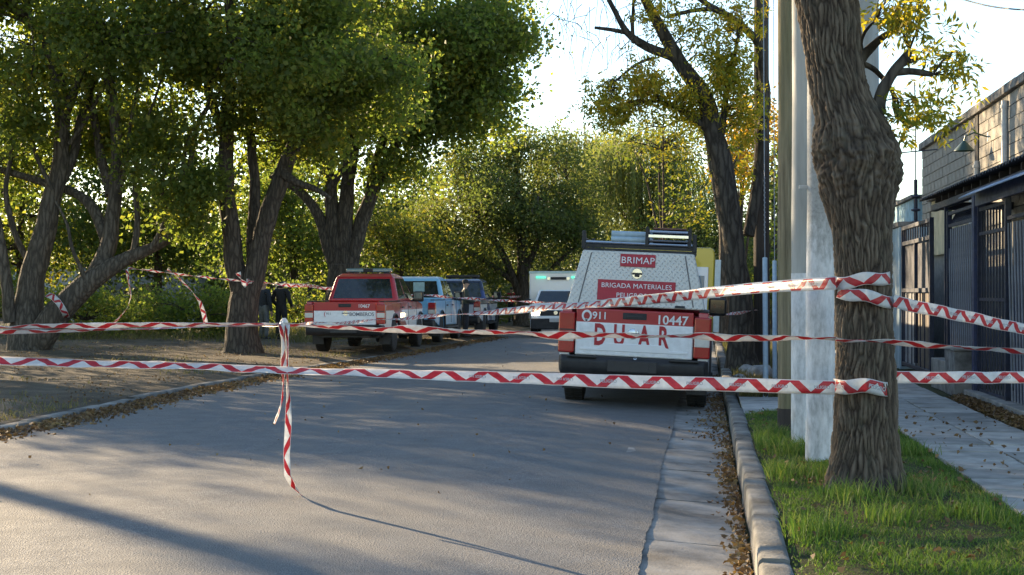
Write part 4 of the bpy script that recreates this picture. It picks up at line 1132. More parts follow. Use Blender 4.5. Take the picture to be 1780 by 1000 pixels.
def limb_from_px(pts, d, dz=0.0, wob=.02, seed=0):
    """pts: (px,py,r_px[,dd]) -> smooth list of points and radii"""
    A = []; Rr = []
    for i, q in enumerate(pts):
        dd = d + (q[3] if len(q) > 3 else 0)
        A.append(P(q[0], q[1], dd)); Rr.append(q[2] * dd / F)
    out = []; ro = []
    for i in range(len(A) - 1):
        p0 = A[max(i - 1, 0)]; p1 = A[i]; p2 = A[i + 1]; p3 = A[min(i + 2, len(A) - 1)]
        m = max(3, int((p2 - p1).length / .22))
        for k in range(m):
            t = k / m
            p = .5 * ((2 * p1) + (p2 - p0) * t + (2 * p0 - 5 * p1 + 4 * p2 - p3) * t * t + (3 * p1 - p0 - 3 * p2 + p3) * t ** 3)
            w = wob * (1 if (i or k) else 0)
            p = p + Vector((noise.noise(p * 1.3 + Vector((seed, 0, 0))), noise.noise(p * 1.3 + Vector((0, seed, 9))), 0)) * w * 3
            out.append(p); ro.append(Rr[i] + (Rr[i + 1] - Rr[i]) * t)
    out.append(A[-1]); ro.append(Rr[-1])
    return out, ro
def add_limb(root, name, pts, rad, mt, n=10, lump=.10, flare=False):
    base = root.location
    if mt is BK_GREY: rad = [r * .88 for r in rad]
    if flare:
        rad = [r * (1 + .55 * math.exp(-max(0, (p - pts[0]).length) / .35)) for p, r in zip(pts, rad)]
    def rf(i, k, an, p): return rad[i] * lump * noise.noise(p * (1.2 / max(.06, rad[i]) * .5))
    m = MB().tube([p - base for p in pts], rad, n, rfun=rf)
    return m.build(name, mt, root, smooth=60)
def twigs_mesh(skel, targets, r0=.018, sag=.1):
    m = MB(); S = np.array([tuple(p) for p in skel])
    for t in targets:
        dd = ((S - t) ** 2).sum(1) + 2.0 * np.maximum(0, S[:, 2] - t[2]) ** 2
        p = Vector(S[dd.argmin()]); q = Vector(t); L = (q - p).length
        if L < .1: continue
        mid = p.lerp(q, .5) + Vector((rng.normal() * .08 * L, rng.normal() * .08 * L, .10 * L))
        pts = [p, p.lerp(mid, .55) + Vector((0, 0, .02 * L)), mid, mid.lerp(q, .55), q]
        rr = min(.05, r0 * (.6 + .4 * L))
        m.tube(pts, [rr, rr * .8, rr * .6, rr * .4, rr * .2], 4, cap=False)
    return m
def tree(name, label, cat, base, stems, ells, leafm, barkm, L, W, per=34, spread=.32, clump_n=None, group=None, twig_n=160, droop=.15, sides=10, thr=-.12, nsc=.55, extra_pts=None):
    """stems: list of (pts, radii) in world space, first is the trunk"""
    t = thing(name, label, cat, base, (0, 0, 0), group)
    skel = []
    for i, (pts, rad) in enumerate(stems):
        add_limb(t, 'trunk' if i == 0 else 'limb', pts, rad, barkm, sides + (4 if i == 0 else 0), flare=(i == 0))
        skel += pts[len(pts) // 3:] if i == 0 else pts
    cl = []
    for j, e in enumerate(ells):
        c, r, n = e[:3]
        k = ellipsoid_pts(c, r, n, seed=j * 3.7 + len(name), thr=thr, nsc=nsc)
        if len(k): cl.append(k)
    cl = np.concatenate(cl)
    sel = cl[rng.permutation(len(cl))[:twig_n]]
    tm = twigs_mesh(skel, sel); b = Vector(base)
    tm.v = [tuple(Vector(v) - b) for v in tm.v]
    o = tm.build('twigs', barkm, t); o['kind'] = 'stuff'
    pts = cloud(cl, per, spread) - np.array(base)
    link('crown', leaf_mesh('crown', pts, L, W, leafm, droop), t)
    return t

LF_DARK = leaf_mat('leaf_green', [(0, (.046, .068, .022)), (.4, (.085, .112, .030)), (.7, (.125, .138, .036)), (.9, (.21, .18, .035)), (1, (.28, .19, .04))], .58, tint=2.6)
LF_MID = leaf_mat('leaf_mid_green', [(0, (.03, .055, .016)), (.5, (.06, .09, .022)), (.85, (.11, .12, .026)), (1, (.24, .2, .03))], .5, tint=2.0)
LF_YEL = leaf_mat('leaf_yellowing', [(0, (.055, .085, .018)), (.45, (.11, .13, .026)), (.8, (.22, .19, .03)), (1, (.36, .25, .03))], .45, tint=1.7)
LF_OLIVE = leaf_mat('leaf_olive', [(0, (.045, .062, .024)), (.5, (.08, .10, .035)), (.8, (.12, .12, .038)), (1, (.20, .16, .045))], .5, tint=2.3)
LF_WILLOW = leaf_mat('leaf_willow', [(0, (.085, .11, .045)), (.5, (.13, .15, .055)), (1, (.22, .20, .06))], .5, tint=2.0)
LF_ORANGE = leaf_mat('leaf_orange', [(0, (.20, .14, .02)), (.5, (.38, .22, .02)), (1, (.45, .20, .025))], .5, tint=1.8)
LF_ASH = leaf_mat('leaf_ash', [(0, (.07, .11, .02)), (.4, (.20, .20, .025)), (.75, (.40, .29, .03)), (1, (.45, .25, .03))], .5, tint=1.8)
BK_DARK = bark_mat('dark_bark', (.085, .069, .054), (.025, .02, .016), 12)
BK_GREY = bark_mat('grey_bark', (.115, .096, .075), (.04, .033, .026), 11)
BK_ASH = bark_mat('ash_bark', (.075, .064, .052), (.02, .016, .013), 10)
BK_BIG = None

def S(pts, d, seed=0, wob=.02): return limb_from_px(pts, d, seed=seed, wob=wob)
def E(px, py, rx, ry, d, rd, n): c, r = px_ell(px, py, rx, ry, d, rd); return (c, r, n)

# --- three large trees on the left
d1 = 33.0
tree('street_tree', 'many stemmed tree with one trunk leaning over the dirt verge', 'tree', G(62, 612, .04), [
    S([(50, 618, 34), (50, 560, 30), (56, 490, 25), (76, 410, 22), (96, 325, 18), (109, 240, 15), (102, 140, 14), (80, 68, 12), (40, 28, 10), (-20, -20, 8)], d1),
    S([(62, 600, 30, -.2), (105, 540, 27, -.3), (155, 488, 22, -.3), (215, 452, 15, -.2), (262, 432, 11), (300, 405, 10), (312, 350, 8), (330, 280, 6), (345, 215, 5), (400, 140, 4), (440, 95, 2)], d1, 1),
    S([(165, 482, 19, -.2), (188, 430, 17), (197, 360, 14), (202, 290, 12), (197, 200, 11), (192, 115, 10), (225, 55, 8), (255, 5, 7), (275, -50, 5)], d1, 2),
    S([(192, 110, 9), (165, 55, 7), (135, 10, 6), (110, -40, 5)], d1, 3),
    S([(190, 440, 13), (165, 365, 11, .3), (130, 335, 9, .5), (90, 322, 8, .6), (20, 300, 7, .8), (-40, 285, 6, 1)], d1, 4),
    S([(192, 340, 11, .2), (175, 260, 9, .4), (158, 175, 8, .5), (150, 90, 6, .7)], d1, 5),
    S([(108, 200, 11), (135, 150, 8, -.2), (162, 60, 7, -.3), (170, -40, 5, -.3)], d1, 6),
    S([(100, 325, 12), (128, 270, 9, .2), (140, 200, 8, .4), (165, 130, 6, .5)], d1, 7),
    S([(18, 560, 13, -.3), (10, 470, 11, -.4), (-8, 380, 9, -.5), (-30, 300, 8, -.5)], d1, 8),
    S([(233, 302, 3, -.6), (243, 245, 3, -.6), (268, 175, 2.6, -.6), (290, 110, 2.2, -.6), (304, 40, 1.5, -.6)], d1, 9),
    S([(312, 350, 5, -.3), (322, 260, 4, -.4), (345, 210, 3, -.4), (395, 145, 2.2, -.4), (440, 100, 1.4, -.4)], d1, 10),
    S([(233, 440, 8), (240, 380, 6), (235, 300, 5), (250, 230, 3)], d1, 11),
    S([(205, 330, 5, -.4), (222, 270, 4, -.4), (232, 180, 3, -.5), (246, 90, 2.4, -.5), (250, 10, 2, -.5)], d1, 12),
    S([(120, 250, 5, -.3), (150, 210, 4, -.4), (182, 140, 3, -.5), (205, 70, 2.4, -.5), (240, 20, 2, -.5)], d1, 13),
    S([(90, 330, 5, -.4), (60, 260, 4, -.5), (46, 180, 3, -.5), (60, 100, 2.4, -.6), (52, 30, 2, -.6)], d1, 14),
    S([(150, 490, 5, -.5), (128, 440, 4, -.6), (118, 390, 3, -.6), (96, 350, 2, -.6)], d1, 15),
    S([(262, 432, 5, -.4), (290, 380, 4, -.4), (282, 320, 3, -.5), (300, 250, 2.4, -.5), (296, 180, 2, -.5)], d1, 16),
    S([(60, 470, 7, .4), (25, 400, 6, .5), (10, 330, 5, .6), (18, 240, 4, .6), (-10, 160, 3, .6)], d1, 17),
], [E(40, 60, 190, 150, d1, 3.6, 275), E(230, 70, 190, 150, d1, 3.6, 333), E(170, 230, 190, 90, d1 + 1.6, 2.2, 174), E(-30, 240, 120, 120, d1 + 1.5, 2.5, 101), E(60, 210, 60, 60, d1 - 1.2, .8, 26), E(-10, -20, 110, 80, d1 + .5, 3, 120), E(260, 260, 70, 60, d1 - 1, .8, 30), E(370, 330, 60, 50, d1 - 1.2, .8, 22), E(300, 400, 60, 34, d1 + 1.5, 1, 26), E(330, 360, 60, 60, d1 - .6, .8, 37), E(250, -120, 330, 90, d1, 4, 290)], LF_DARK, BK_GREY, .125, .085, per=46, spread=.25, twig_n=230, thr=.03, nsc=.6)
tree('street_tree', 'forked tree with two dark stems standing left of the red pickup', 'tree', G(420, 613, .04), [
    S([(420, 620, 27), (421, 580, 26), (424, 530, 25), (428, 490, 23)], d1),
    S([(424, 525, 20), (408, 460, 18), (398, 380, 16), (393, 290, 14), (396, 190, 12), (402, 90, 10), (396, -30, 8)], d1, 2),
    S([(430, 520, 20), (450, 440, 18), (468, 380, 17), (492, 300, 15), (516, 240, 13), (532, 150, 11), (542, 60, 9), (548, -40, 7)], d1, 3),
    S([(440, 470, 14, .3), (442, 380, 11, .4), (440, 290, 9, .5), (428, 190, 7, .6)], d1, 4),
    S([(492, 300, 9, -.2), (515, 318, 7, -.3), (550, 330, 5, -.4), (575, 345, 3, -.5)], d1, 5),
    S([(396, 350, 8), (360, 330, 5, -.2), (320, 322, 3.5, -.3), (290, 318, 2, -.3)], d1, 6),
    S([(400, 250, 10), (365, 170, 8, -.4), (350, 80, 6, -.6), (330, -20, 4, -.8)], d1, 7),
], [E(430, 120, 150, 150, d1, 3.6, 333), E(560, 60, 170, 130, d1 - .5, 3.6, 333), E(480, 240, 110, 60, d1 + .5, 2.0, 101), E(600, 170, 130, 80, d1 - 1, 2.6, 174), E(460, -120, 260, 80, d1, 4, 203), E(580, -110, 190, 120, d1, 4.5, 240), E(350, 60, 90, 90, d1 + 1, 2.5, 90)], LF_DARK, BK_DARK, .125, .088, per=46, spread=.25, twig_n=200, thr=.03, nsc=.6)
d3 = 45.0
tree('street_tree', 'broad tree with a fan of stems rising behind the red pickup cab', 'tree', G(592, 586, .04), [
    S([(592, 592, 33), (594, 540, 30), (597, 490, 28), (598, 455, 26)], d3),
    S([(586, 470, 14), (566, 410, 12), (545, 360, 9), (510, 325, 7), (470, 305, 5)], d3, 2),
    S([(590, 465, 16), (580, 400, 14), (574, 320, 11), (562, 240, 9), (540, 150, 7), (520, 60, 5)], d3, 3),
    S([(598, 465, 17), (602, 390, 15), (606, 310, 12), (618, 220, 10), (625, 120, 8), (640, 10, 6)], d3, 4),
    S([(606, 470, 16), (622, 410, 14), (642, 345, 12), (664, 300, 10), (700, 230, 8), (760, 150, 6), (820, 90, 4), (880, 50, 2.5)], d3, 5),
    S([(642, 345, 9), (650, 290, 8), (680, 200, 7), (700, 110, 5)], d3, 6),
    S([(574, 330, 7, -.5), (600, 270, 6, -.8), (585, 180, 5, -1)], d3, 7),
], [E(650, 130, 170, 150, d3, 4.2, 435), E(790, 110, 115, 105, d3 - 1, 3.4, 246), E(770, 220, 105, 65, d3, 3.0, 145), E(560, 210, 110, 90, d3, 3.0, 159), E(700, -40, 230, 80, d3, 4, 275), E(860, 60, 75, 60, d3 - 1, 2.4, 87), E(690, 300, 60, 35, d3, 1.5, 29), E(845, 165, 55, 50, d3 - 1, 1.8, 58), E(620, -150, 230, 110, d3, 4.5, 200)], LF_DARK, BK_DARK, .15, .11, per=50, spread=.33, twig_n=220, thr=.03, nsc=.6)

# --- trees and shrubs further back on the left
def simple_tree(name, label, px, d, top_py, ells, leafm, barkm=BK_DARK, L=.17, W=.12, per=46, spread=.5, trunk_px=9, lean=0, group=None, limbs=4, cat='tree', thr=-.12):
    k = d / F; base = P(px, 510 + (EYE - .03) * F / d, d)
    H = (base.z + 0, P(px, top_py, d).z)
    pts = [base + Vector((lean * t, 0, (H[1] - H[0]) * t * .8)) + Vector((.08 * math.sin(5 * t + px), .08 * math.cos(4 * t + px), 0)) for t in np.linspace(-.01, 1, 12)]
    rad = [trunk_px * k * (1 - .75 * t) for t in np.linspace(0, 1, 12)]
    stems = [(pts, rad)]
    for i in range(limbs):
        c, r, n = ells[i % len(ells)]
        st = pts[3 + (i * 2) % 6]; en = Vector(c) + Vector((rng.normal() * .5 * r[0], rng.normal() * .4 * r[1], rng.uniform(-.1, .5) * r[2]))
        mid = st.lerp(en, .5) + Vector((0, 0, .12 * (en - st).length))
        pp_ = [st, st.lerp(mid, .6), mid, mid.lerp(en, .6), en]; r0 = trunk_px * k * .5
        stems.append((pp_, [r0, r0 * .8, r0 * .6, r0 * .4, r0 * .2]))
    return tree(name, label, cat, base, stems, ells, leafm, barkm, L, W, per=per, spread=spread, group=group, twig_n=90, sides=8, thr=thr)
BGG = 'trees behind the dirt verge'
simple_tree('background_tree', 'yellow green backlit tree behind the leaning trunk at the edge of the view', 40, 52, 180, [E(20, 330, 130, 130, 52, 3, 120), E(-60, 420, 110, 90, 52, 3, 60), E(110, 410, 80, 70, 52, 2, 40)], LF_YEL, group=BGG)
simple_tree('background_tree', 'dense green tree filling the gap between the leaning trunk and the forked tree', 270, 50, 150, [E(250, 330, 140, 130, 50, 3, 170), E(330, 420, 100, 70, 50, 2.5, 70), E(180, 420, 80, 60, 50, 2.5, 50)], LF_MID, group=BGG)
simple_tree('background_tree', 'dark green tree seen between the forked tree and the fan stemmed tree', 510, 58, 200, [E(500, 350, 100, 120, 58, 3, 150), E(540, 430, 70, 60, 58, 2.5, 60), E(420, 400, 70, 90, 58, 2.5, 70)], LF_DARK, group=BGG)
simple_tree('background_tree', 'golden sunlit small tree right of the fan stemmed tree above the pickup roofs', 700, 56, 330, [E(700, 430, 50, 50, 56, 1.6, 60), E(660, 400, 40, 60, 56, 1.6, 40), E(745, 450, 40, 40, 56, 1.4, 36)], LF_YEL, L=.13, W=.09, group=BGG, trunk_px=5)
simple_tree('background_tree', 'bluish green tree behind the golden one with its crown under the big canopy', 690, 74, 250, [E(690, 360, 90, 80, 74, 3.2, 120), E(640, 430, 70, 60, 74, 3, 70)], LF_MID, L=.2, W=.15, group=BGG)
# --- the rounded olive tree in the middle and the willows behind it
dm = 60.0
tree('round_tree', 'broad rounded olive green tree with a dark forked trunk in the centre behind the van', 'tree', P(905, 510 + 1.36 * F / dm, dm), [
    S([(906, 568, 11), (908, 520, 11), (910, 470, 10), (905, 400, 8), (900, 330, 5), (895, 270, 3)], dm),
    S([(905, 515, 8), (888, 470, 7), (862, 420, 5), (830, 370, 4), (800, 330, 2)], dm, 1),
    S([(910, 480, 7), (935, 420, 5), (960, 360, 4), (985, 310, 2)], dm, 2),
    S([(896, 490, 6), (850, 460, 5), (800, 430, 4), (750, 410, 2)], dm, 3),
    S([(918, 520, 6), (955, 470, 4), (1000, 430, 2)], dm, 4),
], [E(880, 370, 150, 95, dm, 4.5, 360), E(840, 290, 95, 55, dm, 3, 120), E(975, 330, 75, 85, dm, 3, 140), E(770, 390, 75, 80, dm, 3, 130), E(900, 255, 55, 32, dm, 2, 36), E(800, 460, 80, 34, dm, 2.5, 50), E(1000, 420, 55, 50, dm, 2.5, 60)], LF_OLIVE, BK_DARK, .15, .075, per=62, spread=.36, twig_n=220, thr=-.02, nsc=.8)
def willow(label, px, d, ells, strands, Lmin, Lmax, leafm):
    base = P(px, 510 + 1.36 * F / d, d); t = thing('willow_tree', label, 'willow', base, (0, 0, 0), 'willows behind the round tree')
    top = P(px, ells[0][1], d)
    pts = [base.lerp(top, q) + Vector((.3 * math.sin(q * 3), 0, 0)) for q in np.linspace(-.01, .95, 10)]
    add_limb(t, 'trunk', pts, [.28 * (1 - .7 * q) for q in np.linspace(0, 1, 10)], BK_DARK, 10, flare=True)
    C = []; A = []; m = MB()
    for (ex, ey, rx, ry, n) in ells:
        c, r = px_ell(ex, ey, rx, ry, d, 3.2)
        for i in range(n):
            dv = rng.normal(size=3); dv[2] = abs(dv[2]) * .9; dv /= np.linalg.norm(dv)
            p = np.array(c) + dv * np.array(r) * rng.uniform(.45, 1)
            out = np.array([dv[0], dv[1], 0]) * .5; L = rng.uniform(Lmin, Lmax); k = int(L / .075)
            for s_ in range(k):
                q = s_ / k; pp_ = p + out * (1 - (1 - q) ** 2) * .9 + np.array([0, 0, -L * q ** 1.15 + .15 * math.sin(q * PI)])
                C.append(pp_ + rng.normal(size=3) * .035); A.append([out[0] * (1 - q), out[1] * (1 - q), -1.0])
        for i in range(6):
            en = Vector(c) + Vector((rng.normal() * r[0] * .5, rng.normal() * r[1] * .4, r[2] * .4)); stt = pts[5]
            m.tube([stt - base, stt.lerp(en, .5) - base + Vector((0, 0, .4)), en - base], [.1, .06, .02], 5)
    m.build('limbs', BK_DARK, t)['kind'] = 'stuff'
    C = np.array(C) - np.array(base)
    link('crown', leaf_mesh('crown', C, .20, .042, leafm, 0, np.array(A)), t)
willow('weeping willow with long hanging green fronds behind the truck roof rack', 1105, 66, [(1105, 290, 100, 85, 620), (1180, 320, 65, 70, 260), (1050, 320, 55, 65, 200)], 0, 1.8, 5.0, LF_WILLOW)
willow('golden topped willow catching the sun over the round olive tree', 1000, 80, [(1010, 270, 90, 55, 330), (930, 290, 60, 50, 150), (1070, 280, 50, 60, 160)], 0, 1.6, 4.6, LF_YEL)
RB = 'trees beyond the truck'
simple_tree('background_tree', 'thin yellow green tree with see through crown left of the leaning ash', 1150, 48, 180, [E(1120, 240, 75, 45, 48, 2.4, 60), E(1190, 250, 60, 60, 48, 2.4, 50), E(1200, 350, 50, 60, 48, 2, 40)], LF_YEL, L=.13, W=.06, per=26, spread=.4, trunk_px=5, group=RB)
simple_tree('background_tree', 'orange leaved tree glowing between the leaning ash and the telephone pole', 1290, 44, 160, [E(1290, 270, 45, 55, 44, 1.8, 60), E(1320, 200, 50, 50, 44, 1.8, 34)], LF_ORANGE, L=.12, W=.08, per=34, spread=.33, trunk_px=5, group=RB)
simple_tree('background_tree', 'brownish green tree low behind the yellow ambulance', 1215, 52, 300, [E(1215, 390, 55, 50, 52, 2.2, 70), E(1170, 430, 50, 40, 52, 2, 40), E(1280, 430, 60, 70, 52, 2, 70)], LF_OLIVE, L=.15, W=.08, per=36, spread=.42, trunk_px=6, group=RB)
simple_tree('background_tree', 'dark green tree standing behind the telephone pole and guy wires', 1345, 56, 200, [E(1350, 330, 60, 110, 56, 2.4, 90), E(1340, 470, 60, 60, 56, 2.4, 60)], LF_MID, L=.17, W=.1, per=36, spread=.45, trunk_px=6, group=RB)
tree('street_tree', 'slim grey trunk leaning behind the yellow ambulance with a thin crown', 'tree', G(1259, 592, .03), [
    S([(1259, 598, 12), (1258, 520, 11.5), (1260, 440, 11), (1255, 370, 9), (1243, 300, 8), (1228, 240, 6), (1205, 190, 4)], 40, 1),
    S([(1252, 350, 6), (1270, 300, 4), (1290, 250, 3)], 40, 2)],
    [E(1215, 215, 50, 40, 40, 1.6, 24), E(1280, 250, 40, 40, 40, 1.5, 18)], LF_YEL, BK_GREY, .12, .05, per=30, spread=.3, twig_n=30)

# --- leaning ash beside the telephone pole
da = 26.0
ash_stems = [
    S([(1289, 645, 22), (1288, 590, 21), (1286, 520, 20), (1280, 440, 19), (1272, 370, 18), (1258, 300, 18.5), (1243, 235, 18), (1222, 170, 15), (1190, 115, 13), (1158, 65, 11), (1130, 15, 9), (1100, -45, 7)], da, 0),
    S([(1196, 122, 11), (1168, 98, 9), (1130, 82, 8), (1092, 57, 6), (1070, 20, 4.5), (1050, -25, 3)], da, 1),
    S([(1095, 58, 4.5), (1065, 52, 3.5), (1034, 48, 2.5)], da, 2),
    S([(1238, 228, 8), (1205, 205, 6), (1175, 185, 5), (1148, 178, 3.5)], da, 3),
    S([(1300, 410, 11, .3), (1318, 300, 10, .5), (1330, 180, 9, .6), (1322, 90, 8, .6), (1300, 55, 7, .5), (1265, 25, 6, .4), (1230, 5, 5, .3), (1190, -20, 4, .2)], da, 4),
    S([(1302, 57, 6, .5), (1262, 28, 5, .3), (1225, 15, 4, .2), (1160, 30, 3, 0)], da, 5),
    S([(1255, 300, 9), (1252, 240, 7), (1258, 190, 6), (1272, 120, 4), (1285, 60, 3)], da, 6),
    S([(1100, 75, 3), (1098, 40, 3), (1098, -20, 2)], da, 7),
    S([(1138, 100, 3), (1110, 110, 2.4), (1070, 140, 1.5)], da, 8)]
tash = thing('ash_tree', 'leaning dark trunked ash with thinning yellow leaves beside the telephone pole', 'tree', G(1289, 642, .03))
skel = []
for i, (pts, rad) in enumerate(ash_stems):
    add_limb(tash, 'trunk' if i == 0 else 'limb', pts, rad, BK_ASH, 14 if i == 0 else 9, flare=(i == 0), lump=.16); skel += pts[3:]
cl = np.concatenate([ellipsoid_pts(*px_ell(*a[:5], a[5]), a[6], thr=-.2, seed=i) for i, a in enumerate([
    (1268, 125, 36, 55, da, .8, 75), (1120, 150, 36, 40, da, .8, 50), (1055, 165, 26, 44, da, .7, 24), (1195, 182, 30, 42, da, .7, 45), (1170, 20, 60, 26, da, 1., 26), (1075, 195, 26, 22, da, .6, 22), (1290, 195, 24, 40, da, .7, 34), (1225, 70, 34, 30, da, .8, 18), (1285, 25, 34, 24, da, .8, 20), (1290, 300, 18, 40, da, .5, 6), (1150, -90, 140, 50, da, 1.4, 70)])])
tm = twigs_mesh(skel, cl, .012); b_ = tash.location; tm.v = [tuple(Vector(v) - b_) for v in tm.v]
tm.build('twigs', BK_ASH, tash)['kind'] = 'stuff'
# bare hanging twigs against the sky
m = MB()
for i in range(70):
    c = P(rng.uniform(960, 1150), rng.uniform(-30, 90), da + rng.normal() * .6) - b_; L = rng.uniform(.4, 1.1); dx = rng.normal() * .25
    m.tube([c, c + Vector((dx * .5, 0, -.12 * L)), c + Vector((dx, 0, -.55 * L)), c + Vector((dx * 1.1, 0, -L))], [.007, .006, .004, .002], 4, cap=False)
m.build('hanging_twigs', BK_ASH, tash)['kind'] = 'stuff'
C = []; A = []
def pinnate(C, A, p, L, k):
    dv = rng.normal(size=3); dv[2] -= .8; dv /= np.linalg.norm(dv)
    sd = np.cross(dv, rng.normal(size=3)); sd /= np.linalg.norm(sd) + 1e-9
    for j in range(k):
        q = (j + 1) / k
        for s_ in (-1, 1):
            C.append(p + dv * L * q + sd * s_ * L * .26); A.append(sd * s_ * .9 + dv * .55 - np.array([0, 0, .25]))
    C.append(p + dv * L * 1.2); A.append(dv)
for p in cl:
    for k in range(6): pinnate(C, A, p + rng.normal(size=3) * .16, rng.uniform(.14, .22), 3)
C = np.array(C) - np.array(b_)
me = leaf_mesh('crown', C, .10, .034, LF_ASH, 0, np.array(A)); link('crown', me, tash)

# --- foreground tree: deeply furrowed trunk with a pollard knot
def big_bark():
    n = N('furrowed_bark'); v = n.coords((1, 1, .3)); f = n.noise(v, 60, 6, .7); f2 = n.noise(n.coords((1, 1, .5)), 14, 4, .6)
    at = n.n('Attribute'); at.attribute_name = 'furrow'
    h = n.math('ADD', n.math('MULTIPLY', f, .55), n.math('MULTIPLY', f2, .5))
    col = n.ramp(n.math('ADD', n.math('MULTIPLY', at.outputs['Fac'], .75), n.math('MULTIPLY', f, .3)), [(.12, (.016, .012, .010)), (.45, (.075, .058, .044)), (.9, (.165, .132, .10))])
    col = n.mix(n.ramp(f2, [(.5, (0, 0, 0)), (.8, (.5, .5, .5))]), col, (.12, .115, .085))
    n.pbr(col, .93, 0, .2, n.bump(h, .8, .01)); return n.mat
M_BIGB = big_bark()
dt = 10.2
base = G(1501, 838, .03); TRUNK_BASE = base
prof = [(840, 1441, 1565), (815, 1443, 1560), (780, 1446, 1557), (700, 1450, 1556), (600, 1455, 1554), (520, 1455, 1549), (450, 1452, 1549), (400, 1445, 1550), (350, 1433, 1554), (315, 1424, 1560), (290, 1420, 1564), (265, 1415, 1560), (235, 1416, 1550), (215, 1418, 1540), (200, 1416, 1530), (170, 1411, 1512), (100, 1401, 1496), (50, 1392, 1492), (0, 1384, 1488), (-60, 1374, 1482), (-160, 1356, 1470), (-300, 1330, 1450), (-420, 1312, 1430)]
tb = thing('ash_tree', 'thick furrowed trunk with a knobbly knot wrapped in tape on the grass near the kerb', 'tree', base)
NS, ND = 200, 620
pz = []; 
zs = np.linspace(0, 1, ND)
pyv = np.array([p[0] for p in prof], float)[::-1]; lv = np.array([p[1] for p in prof], float)[::-1]; rv = np.array([p[2] for p in prof], float)[::-1]
V = np.zeros((ND, NS, 3)); Fu = np.zeros((ND, NS))
kk = dt / F
for i in range(ND):
    # denser rows low down, up to 7 m
    py = 846 - (846 + 420) * (i / (ND - 1)) ** 1.08
    l = np.interp(py, pyv, lv); r_ = np.interp(py, pyv, rv)
    c = P((l + r_) / 2, py, dt); rad = (r_ - l) / 2 * kk
    zz = c.z
    knot = math.exp(-((zz - 2.33) / .30) ** 2)
    flare = .10 * math.exp(-max(0, zz - .02) / .10)
    for k in range(NS):
        an = 2 * PI * k / NS; ca, sa = math.cos(an), math.sin(an)
        q = Vector((ca * .30, sa * .30, zz))
        w1 = noise.noise(Vector((ca * 1.5, sa * 1.5, zz * 3.2)))
        w2 = noise.noise(Vector((ca * 4.0, sa * 4.0, zz * 9.0 + 9)))
        an2 = an + w1 * .16 + w2 * .055
        c2, s2 = math.cos(an2), math.sin(an2)
        dv = noise.voronoi(Vector((c2 * 8.6, s2 * 8.6, zz * 4.4 + w2 * .3)))[0]
        e1 = min(1, (dv[1] - dv[0]) * 2.1)
        dv = noise.voronoi(Vector((c2 * 14 + 3, s2 * 14, zz * 7.5)))[0]
        e2 = min(1, (dv[1] - dv[0]) * 2.4)
        f = (e1 ** .7) * (.62 + .38 * e2 ** .6)
        b1 = noise.noise(Vector((ca * 1.2, sa * 1.2, zz * 1.4 + 4))) * .02
        kn = 0
        if knot > .02:
            kn = knot * (.035 * noise.noise(q * 7) + .028 * abs(noise.noise(q * 15)) + .02 * noise.noise(q * 30))
        rr = rad + (f - .55) * .028 * (1 - .4 * knot) + b1 + kn
        if flare > .002: rr += flare * (.45 + .55 * max(0, math.sin(an * 5 + 1.3))) 
        V[i, k] = (c.x + ca * rr - base.x, c.y + sa * rr - base.y, zz - base.z); Fu[i, k] = f
ii, jj = np.meshgrid(np.arange(ND - 1), np.arange(NS), indexing='ij'); j2 = (jj + 1) % NS
Fc = np.stack([ii * NS + jj, ii * NS + j2, (ii + 1) * NS + j2, (ii + 1) * NS + jj], -1).reshape(-1, 4)
me = mesh_np('trunk', V.reshape(-1, 3), Fc, M_BIGB, True)
at = me.attributes.new('furrow', 'FLOAT', 'POINT'); at.data.foreach_set('value', Fu.ravel().astype(np.float32))
link('trunk', me, tb)
bigl = [
    S([(1512, 232, 16), (1521, 205, 13), (1530, 165, 11), (1545, 135, 9.5), (1560, 116, 9), (1572, 102, 8), (1581, 89, 6)], dt - .05, 0, .004),
    S([(1553, 126, 7), (1580, 124, 6.5), (1605, 127, 6), (1622, 130, 4)], dt - .05, 1, .003),
    S([(1560, 116, 6, .05), (1578, 108, 5, .1), (1590, 104, 4, .2)], dt, 2, .003),
    S([(1488, 120, 9, .1), (1500, 98, 9, .15), (1515, 82, 8, .15), (1535, 64, 6, .15), (1552, 54, 4, .15)], dt + .05, 3, .004),
    S([(1500, 98, 5, .15), (1497, 75, 4, .15), (1505, 55, 3, .15), (1520, 38, 2, .15)], dt + .05, 4, .003),
    S([(1500, 110, 5, .15), (1520, 120, 5, .15), (1540, 142, 4, .2), (1553, 165, 3.6, .2), (1556, 196, 3.2, .2), (1580, 223, 2.2, .2)], dt, 5, .004),
    S([(1550, 155, 3, .1), (1562, 178, 2.6, .1), (1560, 200, 2, .1)], dt, 6, .003),
    S([(1425, 40, 14, .4), (1390, -60, 12, .8), (1300, -200, 10, 1.6), (1180, -320, 7, 2.2)], dt, 7),
    S([(1470, -40, 14, -.2), (1540, -140, 11, -.3), (1640, -260, 8, -.4)], dt, 8)]
skel = []
for i, (pts, rad) in enumerate(bigl):
    add_limb(tb, 'limb', pts, rad, BK_ASH, 12, lump=.14); skel += pts[1:]
cl = np.concatenate([ellipsoid_pts(*px_ell(*a[:5], a[5]), a[6], thr=-.3, seed=i, nsc=1.6) for i, a in enumerate([
    (1565, 18, 45, 40, dt, .3, 28), (1595, 50, 45, 22, dt, .25, 7), (1640, 105, 40, 26, dt, .3, 12), (1662, 145, 36, 22, dt, .25, 6), (1585, 188, 48, 20, dt, .25, 13), (1632, 195, 38, 24, dt, .25, 12), (1570, 215, 32, 14, dt, .2, 5), (1660, 95, 30, 20, dt, .2, 4), (1560, -80, 160, 60, dt, 1., 60), (1250, -250, 250, 90, dt + 2, 1.2, 120)])])
tm = twigs_mesh(skel, cl, .007); tm.v = [tuple(Vector(v) - base) for v in tm.v]
